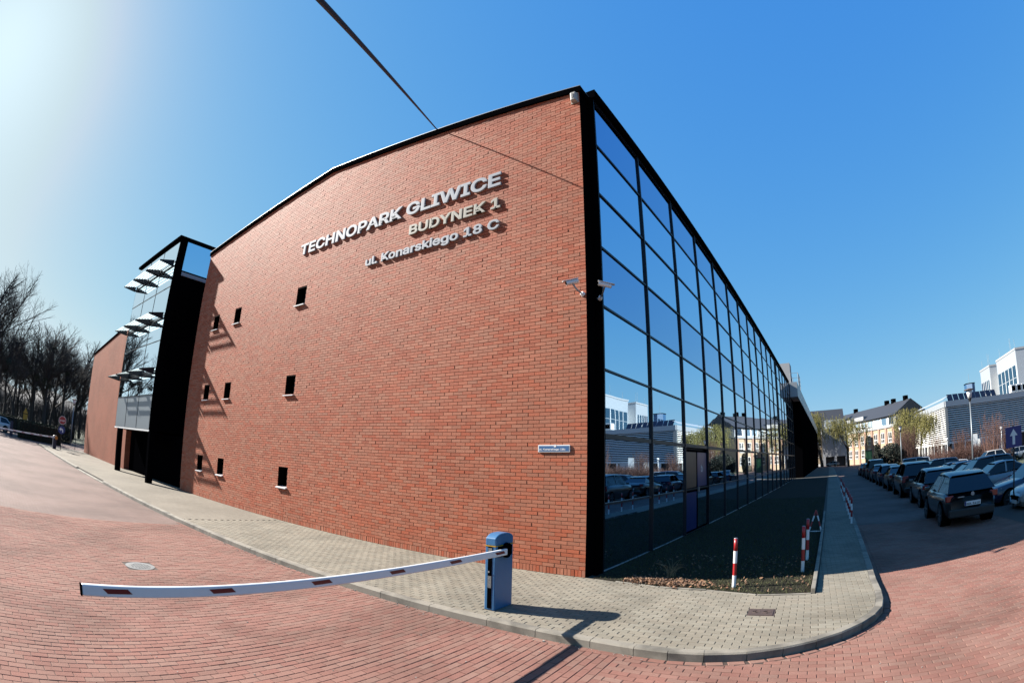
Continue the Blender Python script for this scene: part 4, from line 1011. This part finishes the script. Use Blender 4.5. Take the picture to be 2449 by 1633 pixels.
rowC = [('suv', 24.2, 46.5, 180, WHT, 'white tall car standing in the sun beyond the shaded rows'), ('hatch', 17.4, 38.5, 180, WHT, 'white hatchback with sunlit roof left of the street lamp'), ('sedan', 27.5, 50.5, 0, BLK, 'black saloon behind the white tall car'), ('hatch', 30.0, 52, 180, SIL, 'silver hatchback at the right behind the white tall car'), ('suv', 26.5, 66, 180, SIL, 'silver tall car before the shrubs of the louvred building'), ('sedan', 22.0, 68.5, 180, SIL, 'pale saloon before the red hedge'), ('hatch', 20.5, 60, 180, BLK, 'black hatchback far back in the sun'), ('sedan', 17.8, 52, 180, NAVY, 'blue saloon behind the white hatchback'), ('hatch', 17.9, 58, 180, SIL, 'silver hatchback farther behind the blue saloon')]
for kd, x, y, h, cl, lb in rowC: car(kd, x, y, rad(h), cl, lb, 'cars in the sunlit part of the car park')
car('hatch', 11.6, 149, rad(150), WHT, 'white car far away before the grey garage block', 'far cars')
car('hatch', -55.5, -8.6, rad(-90), WHT, 'white hatchback parked beside the clipped hedge', 'cars by the hedge')
car('sedan', -60, -12.0, rad(-90), GRY, 'dark car behind the white hatchback at the left edge', 'cars by the hedge')
for k in protos: assert k in used

# parking lines
plm = MB()
for i in range(14):
    y = 6.15+i*2.75; x0 = 10.2+UX*y
    plm.add([(x0, y, zroad(x0)+.004), (x0+4.6, y, zroad(x0+4.6)+.02), (x0+4.6, y+.1, zroad(x0+4.6)+.02), (x0, y+.1, zroad(x0)+.004)], [(0, 1, 2, 3)])
O('parking_lines', plm, m_wht, parent=road)

# ================================================================== VEGETATION
def leafcloud(mb, rnd, c, rad3, n, size):
    for _ in range(n):
        while True:
            u = Vector((rnd.uniform(-1, 1), rnd.uniform(-1, 1), rnd.uniform(-1, 1)))
            if .15 < u.length < 1: break
        p = Vector((c[0]+u.x*rad3[0], c[1]+u.y*rad3[1], c[2]+u.z*rad3[2])); s = size*rnd.uniform(.6, 1.3)
        a = Vector((rnd.uniform(-1, 1), rnd.uniform(-1, 1), rnd.uniform(-1, 1))).normalized(); b = a.orthogonal().normalized()
        mb.add([p-a*s, p+b*s*.5, p+a*s, p-b*s*.5], [(0, 1, 2, 3)], rnd.random())
def bare_tree(seed, H, spread=.5, mistle=0):
    r = random.Random(seed); tk = MB(); tw = MB(); ml = MB(); ends = []
    def grow(p, d, L, rad_, lev):
        n = 3 if lev < 3 else 2
        for i in range(n):
            q = p+d*(L/n); r2 = rad_*(1-.28/n*(i+1)*1.0)
            (tk if lev < 3 else tw).tube(p, q, rad_*(1-.28*i/n), r2, 6 if lev < 2 else (4 if lev < 3 else 3), False)
            p = q; d = (d+Vector((r.uniform(-1, 1), r.uniform(-1, 1), r.uniform(-.5, .9)))*.13).normalized()
            if lev < 5 and (i > 0 or lev > 0):
                for _ in range(2 if lev > 1 else r.choice((1, 2, 2))):
                    ax = Vector((r.uniform(-1, 1), r.uniform(-1, 1), r.uniform(-.1, .5))).normalized()
                    nd = (d*(1-spread*.55)+ax*spread).normalized(); nd.z = nd.z*.75+.10; nd.normalize()
                    grow(p, nd, L*r.uniform(.48, .72), max(.007, r2*.55), lev+1)
        if lev < 5: grow(p, d, L*.62, max(.007, rad_*.66), lev+1)
        elif r.random() < .01: ends.append(p)
        if lev == 3 and mistle and r.random() < mistle: ends.append(p)
    grow(Vector((0, 0, -.2)), Vector((r.uniform(-.05, .05), r.uniform(-.05, .05), 1)).normalized(), H*.36, H*.018, 0)
    if mistle:
        for e in ends[:14]: leafcloud(ml, r, e, (.4, .4, .4), 160, .10)
    top = max(v[2] for v in tk.v+tw.v); k = H/top
    for mb in (tk, tw, ml): mb.v = [(x*k, y*k, z*k) for x, y, z in mb.v]
    return tk, tw, ml
def tree_obj(parts, name, label, group, loc, rz, s=1.0):
    t = E(name, loc, label, 'tree', group, rz); t.scale = (s, s, s)
    for nm, me in parts: O(nm, me, parent=t)
    return t
BT = []
for sd, mi in ((1, 0), (2, .02), (5, 0), (8, .12)):
    a, b, c = bare_tree(sd, 15, .62, mi); P = [('trunk', a.mesh('trunk', m_bark)), ('crown', b.mesh('crown', m_twig))]
    if mi: P.append(('mistletoe', c.mesh('mistletoe', m_mistle)))
    BT.append(P)
spots = [(-70, -11.2, 0, 1.32, 'tallest bare tree at the left edge of the picture'), (-64, -10.0, 1, .95, 'bare tree right of the tallest tree at the left edge'), (-70, -6.0, 2, .85, 'slim bare tree above the yellow sign'), (-74, -3.0, 0, .98, 'bare tree with rounded crown above the hedge'), (-71, -1.2, 1, 1.0, 'bare tree left of the street lamp'), (-78, 0.6, 2, .98, 'bare tree right behind the street lamp'), (-76, 2.2, 0, .9, 'bare tree above the stop sign'),
         (-84, 3.6, 2, .95, 'bare tree right of the stop sign'), (-88, 6.2, 3, 1.08, 'bare tree with dark mistletoe balls beside the brick eave'), (-92, 8.0, 1, .9, 'bare tree half hidden by the brick building'), (-82, -9.0, 3, .8, 'bare tree with mistletoe in the back row at the left'), (-90, -4.5, 1, .9, 'bare tree in the back row behind the yellow sign'), (-96, -1, 0, .9, 'bare tree in the back row above the hedge'), (-100, 4.5, 2, .95, 'bare tree in the back row behind the stop sign'), (-66, -7.6, 2, .78, 'small bare tree between the left trees'), (-95, 1.8, 3, .95, 'bare tree in the back row near the lamp')]
for i, (x, y, k, s, lb) in enumerate(spots): tree_obj(BT[k], 'bare_tree', lb, 'bare trees beyond the hedge', (x, y, -.1), i*1.3, s)
# undergrowth, dark thicket behind the trees
uw = MB(); ru = random.Random(21)
for _ in range(9000):
    x = ru.uniform(-120, -80); y = ru.uniform(-32, 24); h = ru.uniform(1.0, 4.2); d = Vector((ru.uniform(-.35, .35), ru.uniform(-.35, .35), 1)).normalized()
    p = Vector((x, y, ru.uniform(-.1, 3.5))); uw.tube(p, p+d*h, .03, .008, 3, False)
tag(O('thicket', uw, m_twig, kind='stuff'), 'dark leafless thicket behind the row of bare trees', 'thicket')
# hedges
def hedge(name, loc, sx, sy, sz, n, mat, label, seed, size=.05):
    t = E(name, loc, label, 'hedge'); r = random.Random(seed); mb = MB()
    O('core', MB().box(-sx/2+.1, sx/2-.1, -sy/2+.1, sy/2-.1, 0, sz-.12), m_ever, parent=t)
    for _ in range(n):
        f = r.choice('xxyyz'); p = Vector((r.uniform(-sx/2, sx/2), r.uniform(-sy/2, sy/2), r.uniform(0, sz)))
        if f == 'x': p.x = r.choice((-1, 1))*sx/2
        elif f == 'y': p.y = r.choice((-1, 1))*sy/2
        else: p.z = sz
        p += Vector((r.gauss(0, .05), r.gauss(0, .05), r.gauss(0, .05)))
        a = Vector((r.uniform(-1, 1), r.uniform(-1, 1), r.uniform(-1, 1))).normalized(); b = a.orthogonal().normalized(); s = size*r.uniform(.6, 1.4)
        mb.add([p-a*s, p+b*s*.6, p+a*s, p-b*s*.6], [(0, 1, 2, 3)], r.random())
    O('foliage', mb, mat, parent=t)
hedge('clipped_hedge', (-50.6, -3.6, -.1), 1.4, 4.6, 1.62, 9000, m_hedge, 'clipped dark green hedge block left of the stop sign', 31)
hedge('clipped_hedge', (-62.5, -9.5, -.1), 1.2, 8.0, 1.7, 6000, m_hedge, 'long clipped hedge behind the white hatchback', 32, .06)
rbu = E('round_bush', (-58.5, .55, -.1), 'rounded dark bush right of the clipped hedge', 'bush'); mb = MB(); leafcloud(mb, random.Random(41), (0, 0, .85), (1.0, 1.15, .95), 5000, .06); O('foliage', mb, m_ever, parent=rbu)
O('stem', MB().tube((0, 0, 0), (0, 0, .8), .06, n=6), m_bark, parent=rbu)
# willows
def willow(seed, H):
    r = random.Random(seed); tk = MB(); lv = MB(); tips = []
    def grow(p, d, L, rd, lev):
        for i in range(3):
            q = p+d*L/3; tk.tube(p, q, rd*(1-.12*i), rd*(.88-.12*i), 6 if lev < 2 else 4, False); p = q
            d = (d+Vector((r.uniform(-1, 1), r.uniform(-1, 1), r.uniform(-.2, .7)))*.16).normalized()
            if lev >= 2 and r.random() < .75: tips.append(p.copy())
        if lev < 4:
            for _ in range(3 if lev < 2 else 2):
                ax = Vector((r.uniform(-1, 1), r.uniform(-1, 1), r.uniform(.1, .8))).normalized(); grow(p, (d*.45+ax*.85).normalized(), L*.72, rd*.58, lev+1)
    grow(Vector((0, 0, -.2)), Vector((.08, 0, 1)).normalized(), H*.30, H*.024, 0)
    for p in tips:
        for _ in range(6):
            q = p+Vector((r.gauss(0, .5), r.gauss(0, .5), r.uniform(-.3, .6))); L = r.uniform(.4, 1.0)**2*4.2*H/13; n = int(L/.16); dx, dy = r.uniform(-.1, .1), r.uniform(-.1, .1)
            t = r.random()
            for k in range(n):
                z = q.z+.25*math.sin(min(1, k/5)*3.14)-k*.16; s = .075
                a = r.uniform(0, 3.14); c, sn = math.cos(a)*s*.5, math.sin(a)*s*.5
                x, y = q.x+dx*k*.4, q.y+dy*k*.4
                lv.add([(x-c, y-sn, z), (x+c, y+sn, z), (x+c*.4, y+sn*.4, z-.17), (x-c*.4, y-sn*.4, z-.17)], [(0, 1, 2, 3)], t)
    top = max(v[2] for v in lv.v); k = H/top
    for m in (tk, lv): m.v = [(x*k, y*k, z*k) for x, y, z in m.v]
    return [('trunk', tk.mesh('trunk', m_wbark)), ('crown', lv.mesh('crown', m_willow))]
WT = [willow(51, 13), willow(52, 13)]
def azp(az, D): return (CAM_POS.x+D*math.sin(rad(az)), CAM_POS.y+D*math.cos(rad(az)))
for (az, D, k, s, lb) in ((4.55, 150, 0, 1.12, 'yellow green willow with forked dark trunk before the grey garage block'), (1.7, 158, 1, 1.3, 'yellow green willow at the end of the dark wing'), (10.0, 118, 1, .92, 'yellow green willow above the farther street lamp'), (12.4, 112, 0, .78, 'yellow green willow beside the left end of the louvred building')):
    x, y = azp(az, D); tree_obj(WT[k], 'willow_tree', lb, 'willow trees at the far end', (x, y, -.6), az*2, s)
ev = E('evergreen_shrub', (*azp(9.3, 96), -.6), 'large dark evergreen shrub below the willow', 'shrub'); mb = MB(); leafcloud(mb, random.Random(61), (0, 0, 2.2), (2.6, 2.2, 2.3), 7000, .14); O('foliage', mb, m_ever, parent=ev); O('stem', MB().tube((0, 0, 0), (0, 0, 2), .15, n=6), m_bark, parent=ev)
ev = E('evergreen_shrub', (*azp(7.7, 120), -.6), 'slim dark conifer left of the large evergreen shrub', 'shrub'); mb = MB(); leafcloud(mb, random.Random(62), (0, 0, 2.6), (.9, .9, 2.7), 3000, .14); O('foliage', mb, m_ever, parent=ev); O('stem', MB().tube((0, 0, 0), (0, 0, 2), .12, n=6), m_bark, parent=ev)
def twiggy(seed, H, W_, n):
    r = random.Random(seed); mb = MB()
    for _ in range(n):
        a = r.uniform(0, 6.28); q = r.random()**.5*W_; p = Vector((math.cos(a)*q*.35, math.sin(a)*q*.35, 0)); d = Vector((math.cos(a)*q*.6, math.sin(a)*q*.6, H*r.uniform(.6, 1)))
        m1 = p+d*.55+Vector((r.gauss(0, .1), r.gauss(0, .1), 0)); mb.tube(p, m1, .025, .016, 3, False); mb.tube(m1, p+d, .016, .006, 3, False)
        for _ in range(4):
            b = m1+(d*.45)*r.random(); mb.tube(b, b+Vector((r.gauss(0, .3), r.gauss(0, .3), r.uniform(.1, .6))), .01, .005, 3, False)
    return mb.mesh('branches', m_shrub)
TWG = [twiggy(71, 4.5, 1.6, 90), twiggy(72, 1.8, 2.2, 150)]
i = 0
shr = [(20.6, 60, 0, 1.2, 'bare reddish sapling before the right louvred face'), (22.6, 63, 0, 1.0, 'bare reddish sapling right of the white tall car'), (17.2, 78, 0, 1.1, 'bare reddish sapling left of the white board'), (14.2, 88, 0, 1.1, 'bare reddish sapling before the left louvred face'), (11.2, 96, 0, 1.5, 'bare reddish sapling right of the farther street lamp'), (10.7, 100, 0, 1.6, 'bare reddish sapling behind the farther street lamp'),
       (12.2, 74, 1, 1.2, 'low red leafless shrub at the left end of the car park border'), (13.4, 74, 1, 1.1, 'low red leafless shrub, second in the car park border'), (14.8, 72, 1, 1.2, 'low red leafless shrub, third in the car park border'), (16.2, 72, 1, 1.3, 'low red leafless shrub, fourth in the car park border'), (17.6, 70, 1, 1.3, 'low red leafless shrub before the white board'), (19.4, 74, 1, 1.5, 'low red leafless shrub right of the white board')]
for az, D, k, s, lb in shr:
    t = E('leafless_shrub', (*azp(az, D), -.6), lb, 'shrub', 'leafless shrubs before the louvred building', az); t.scale = (s, s, s); O('branches', TWG[k], parent=t)

# ================================================================== LOUVRED BUILDING
LX, LY = 37.6, 113.0; LH = 12.0
Lb = E('louvred_building', (LX, LY, -.6), 'grey building wrapped in horizontal louvres with pale fascia', 'building')
dirA = Vector((-.024, 1, 0)).normalized(); dirB = Vector((.97, .24, 0)).normalized()
LA, LB_ = 34.0, 48.0
def lp(v, z): return Vector((v.x, v.y, z+.6))
cA, cB = Vector((0, 0, 0)), dirB*LB_
core = [(Vector((.45, .5, 0))), dirB*LB_+Vector((.3, .5, 0)), dirB*LB_+dirA*LA, dirA*LA+Vector((.5, 0, 0))]
O('core', MB().prism([(v.x, v.y) for v in core], 0, LH+.5), m_dark, parent=Lb)
for nm, d, L, nrm in (('a', dirA, LA, Vector((-1, -.024, 0))), ('b', dirB, LB_, Vector((.24, -.97, 0)))):
    fz0, fz1 = 10.75, 12.0
    c = d*(L/2); O('fascia', MB().obox(lp(c+nrm*.10, (fz0+fz1)/2), d, nrm, (0, 0, 1), L/2+.1, .25, (fz1-fz0)/2), m_lgrey, parent=Lb)
    nsl = 17
    for i in range(nsl):
        z = 3.05+(10.5-3.05)*i/(nsl-1)
        O('slat', MB().obox(lp(c+nrm*.10, z), d, (nrm*.7-Vector((0, 0, .714))), (nrm*.714+Vector((0, 0, .7))), L/2-.5, .15, .012), m_slat, parent=Lb)
    O('plinth_band', MB().obox(lp(c+nrm*.05, 2.75), d, nrm, (0, 0, 1), L/2-.3, .15, .12), m_slat, parent=Lb)
    for i in range(int(L/3.5)):
        O('ground_pier', MB().obox(lp(d*(1.5+3.5*i)+nrm*.02, 1.0), d, nrm, (0, 0, 1), .3, .2, 1.62), m_slat if i % 3 else m_grender, parent=Lb)
O('corner_column', MB().obox(lp(Vector((.15, .1, 0)), 6.5), (1, 0, 0), (0, 1, 0), (0, 0, 1), .3, .3, 4.3), m_grey, parent=Lb)
O('roof_slab', MB().prism([(v.x*.99, v.y*.99+.3) for v in core], LH+.4, LH+.55), m_lgrey, parent=Lb)
O('entrance_block', MB().obox(lp(dirB*13+Vector((.1, -.8, 0)), 1.2), dirB, dirA, (0, 0, 1), 4.0, 1.2, 1.6), m_lgrey, parent=Lb)
for i in range(9):
    c = dirB*(2.5+i*1.75)+dirA*3.0
    O('solar_panel', MB().obox(lp(c, 13.0), dirB, Vector((0, .62, .78)), Vector((0, -.78, .62)), .78, .95, .04), m_solar, parent=Lb)
for i in range(3):
    c = dirB*(24+i*2.1)+dirA*3.5; O('air_handler', MB().obox(lp(c, 13.3), dirB, dirA, (0, 0, 1), .95, .9, .9), m_white, parent=Lb, bevel=.08); O('air_handler_grille', MB().obox(lp(c-dirA*.93, 13.3), dirB, dirA, (0, 0, 1), .65, .02, .6), m_black, parent=Lb)
O('duct', MB().obox(lp(dirB*35+dirA*3, 13.1), dirB, dirA, (0, 0, 1), 4, .8, .7), m_grender, parent=Lb)
O('pv_rail', MB().ext([lp(Vector((-.2, 1, 0)), 12.5), lp(dirA*LA+Vector((-.2, 0, 0)), 12.5), lp(dirA*LA+Vector((1.1, 0, 0)), 13.2), lp(Vector((1.1, 1, 0)), 13.2)], (0, 0, .05)), m_lgrey, parent=Lb)
# white blocks behind
m_glass_w = glass('block_window_glass', (0.20, 0.27, 0.32), 0.05, wav=0)
def block(x0, x1, y0, y1, z1, label, nwin):
    t = E('white_tower_block', ((x0+x1)/2, (y0+y1)/2, -.6), label, 'building', 'white blocks behind the louvred building')
    ox, oy = (x0+x1)/2, (y0+y1)/2
    O('wall', MB().box(x0-ox, x1-ox, y0-oy, y1-oy, 0, z1+.6), m_lgrey, parent=t)
    O('parapet', MB().box(x0-ox-.15, x1-ox+.15, y0-oy-.15, y1-oy+.15, z1+.6, z1+1.1), m_grender, parent=t)
    W1 = (y1-y0-1.2)/nwin
    for i in range(nwin):
        ya_ = y0-oy+.8+i*W1
        for r in range(3):
            za = z1-3.2-r*3.3
            w = O('window', MB().box(x0-ox-.06, x0-ox+.02, ya_+.12, ya_+W1-.12, za-3.1, za), m_glass_w, parent=t)
            O('frame', MB().box(x0-ox-.12, x0-ox+.0, ya_-.1, ya_+.1, za-3.1, za), m_white, parent=w)
    return t
block(67.3, 92, 131.5, 149.3, 24, 'nearer white block with tall window strips rising behind the louvred roof', 5)
block(67.3, 90, 156.6, 167, 24, 'farther white block with tall window strips behind the louvred roof', 5)
lk = E('link_block', (80, 153, -.6), 'recessed pale block joining the two white blocks', 'building'); O('wall', MB().box(-8, 8, -3.7, 3.6, 0, 23.5), m_lgrey, parent=lk); O('louvre', MB().box(-8.2, -8.01, -3, 3, 12, 22), m_slat, parent=lk)
bk = E('black_glass_box', (64.8, 174, -.6), 'black glass box on the roof left of the white blocks', 'building'); O('glazing', MB().box(-1.7, 1.7, -1.5, 1.5, 0, 22.0), m_glass_b, parent=bk); O('roof', MB().box(-1.8, 1.8, -1.6, 1.6, 22, 22.3), m_black, parent=bk)
O('mast', MB().tube((0, 0, 22), (0, 0, 25.5), .05, n=5), m_grey, parent=bk)
ants = MB()
for i, (x, y) in enumerate(((68, 133), (68, 137), (70, 141), (68, 147), (68, 158), (69, 162), (68, 166), (74, 134))):
    tag(O('antenna', MB().tube((x, y, 24), (x, y, 27.2+(i % 3)*.8), .05, .03, 5), m_grey), 'thin roof antenna, %s along the white blocks' % ['first', 'second', 'third', 'fourth', 'fifth', 'sixth', 'seventh', 'eighth'][i], 'antenna', 'thin antennas on the white blocks')

# ================================================================== FAR PEACH BUILDING
fd = Vector((-15.8, 34.6, 0)).normalized(); fnr = Vector((-fd.y, fd.x, 0)); fnr = Vector((-.91, -.416, 0))
F0 = Vector((31.0, 150.0, 0)); FL = 46
Pb = E('peach_building', (F0.x, F0.y, -.6), 'long peach building with pink pilasters, grey attic storey and slate roof', 'building')
fdp = fd
def fb(s0, s1, o0_, o1, z0, z1): c = fdp*((s0+s1)/2)+fnr*((o0_+o1)/2); return MB().obox(Vector((c.x, c.y, (z0+z1)/2+.6)), fdp, fnr, (0, 0, 1), (s1-s0)/2, (o1-o0_)/2, (z1-z0)/2)
O('wall', fb(0, FL, -14, 0, -.6, 9.6), m_peach, parent=Pb)
O('cornice', fb(-.1, FL+.1, -.5, .35, 9.6, 10.2), m_grender, parent=Pb)
O('attic', fb(0, FL, -13, -.6, 9.9, 13.0), m_grender, parent=Pb)
for i in range(11):
    s = 1.0+i*4.2
    O('pilaster', fb(s-.9, s+.1, 0, .28, -.6, 9.55), m_pink, parent=Pb)
    for z0, z1 in ((1.0, 3.3), (4.6, 7.0)) if False else ((1.4, 3.9), (5.4, 8.2)):
        w = O('window', fb(s+.75, s+2.65, .0, .06, z0, z1), m_dark, parent=Pb)
        fr = MB()
        for mbp in (fb(s+.65, s+.8, .06, .13, z0-.1, z1+.1), fb(s+2.6, s+2.75, .06, .13, z0-.1, z1+.1), fb(s+1.63, s+1.77, .06, .13, z0, z1), fb(s+.8, s+2.6, .06, .14, z0-.12, z0+.05), fb(s+.8, s+2.6, .06, .12, z0+.95, z0+1.12), fb(s+.8, s+2.6, .06, .12, z1-.03, z1+.1)): fr.add(mbp.v, mbp.f)
        O('frame', fr, m_white, parent=w)
    w = O('window', fb(s+.3, s+2.9, -.6, -.55, 10.5, 12.5), m_glass_a, parent=Pb)
    O('frame', fb(s+2.95, s+3.5, -.6, -.5, 10.4, 12.6), m_white, parent=w)
    O('attic_window_sill', fb(s+.2, s+3.0, -.6, -.4, 10.3, 10.45), m_white, parent=w)
rp_ = MB(); z0, z1 = 13.0, 17.4
P0 = [fdp*-.4+fnr*.2, fdp*(FL+.4)+fnr*.2, fdp*(FL+.4)+fnr*-13.4, fdp*-.4+fnr*-13.4, fdp*-.4+fnr*-6.6, fdp*(FL+.4)+fnr*-6.6]
V = [Vector((p.x, p.y, (z0 if i < 4 else z1)+.6)) for i, p in enumerate(P0)]
rp_.add(V, [(0, 1, 5, 4), (2, 3, 4, 5), (1, 2, 5), (3, 0, 4), (0, 3, 2, 1)])
rf_ = O('roof', rp_, m_slate, parent=Pb)
for s in (2, 9, 13, 34): O('chimney', fb(s, s+1.3, -7.4, -6.2, 16.2, 18.6), m_black, parent=rf_)
O('dormer', fb(19, 25, -3.2, -.4, 13.0, 14.6), m_grender, parent=Pb); O('dormer', fb(28, 33, -3.2, -.4, 13.0, 14.4), m_grender, parent=Pb)
# left far building and garage block
Q = E('slate_roof_building', (13, 182, -.6), 'far yellow building with slate gable roof behind the grey garage block', 'building')
O('wall', MB().box(-14, 4.6, -6, 6, 0, 12.5), m_peach, parent=Q)
O('roof', MB().ext([(-14.4, -6.6, 12.4), (-14.4, 6.6, 12.4), (-14.4, 0, 19.6)], (19.2, 0, 0)), m_slate, parent=Q)
for i in range(4):
    for z in (3.2, 6.4, 9.6):
        w = O('window', MB().box(-13+i*3.4, -11+i*3.4, -6.06, -6.0, z, z+2.1), m_dark, parent=Q); O('frame', MB().box(-12.06+i*3.4, -11.94+i*3.4, -6.12, -6.061, z, z+2.1).box(-13.1+i*3.4, -10.9+i*3.4, -6.14, -6.061, z-.12, z), m_white, parent=w)
Gb = E('garage_block', (12.9, 158, -.6), 'plain grey rendered block with two dark garage openings', 'building')
O('wall', MB().box(-3.9, 3.9, -1.5, 5, 3.2, 11.6).box(-3.9, -3.0, -1.5, 5, 0, 3.199).box(-.35, .45, -1.5, 5, 0, 3.199).box(3.2, 3.9, -1.5, 5, 0, 3.199), m_grender, parent=Gb)
O('garage_door', MB().box(-2.99, -.36, -.6, -.4, 0, 3.19), m_dark, parent=Gb); O('garage_door', MB().box(.46, 3.19, -.6, -.4, 0, 3.19), m_dark, parent=Gb)
O('parapet', MB().box(-4.0, 4.0, -1.6, 5.1, 11.6, 11.9), m_white, parent=Gb)
O('roof_terrace', MB().box(-2.8, 3.4, 1, 5, 11.9, 14.4), m_lgrey, parent=Gb)
Yb = E('yellow_annex', (7.4, 160, -.6), 'narrow yellow annex with white windows left of the garage block', 'building')
O('wall', MB().box(-2.6, 1.55, -2, 4, 0, 10.2), m_peach, parent=Yb)
for z in (3.4, 6.6):
    w = O('window', MB().box(-.9, 1.2, -2.06, -2.0, z, z+2.2), m_dark, parent=Yb); O('frame', MB().box(.1, .2, -2.12, -2.061, z, z+2.2).box(-1, 1.3, -2.12, -2.061, z+.9, z+1.02).box(-1, 1.3, -2.14, -2.061, z-.15, z), m_white, parent=w)
O('plinth', MB().box(-2.65, 1.6, -2.05, -2.001, 0, 1.2), m_white, parent=Yb)
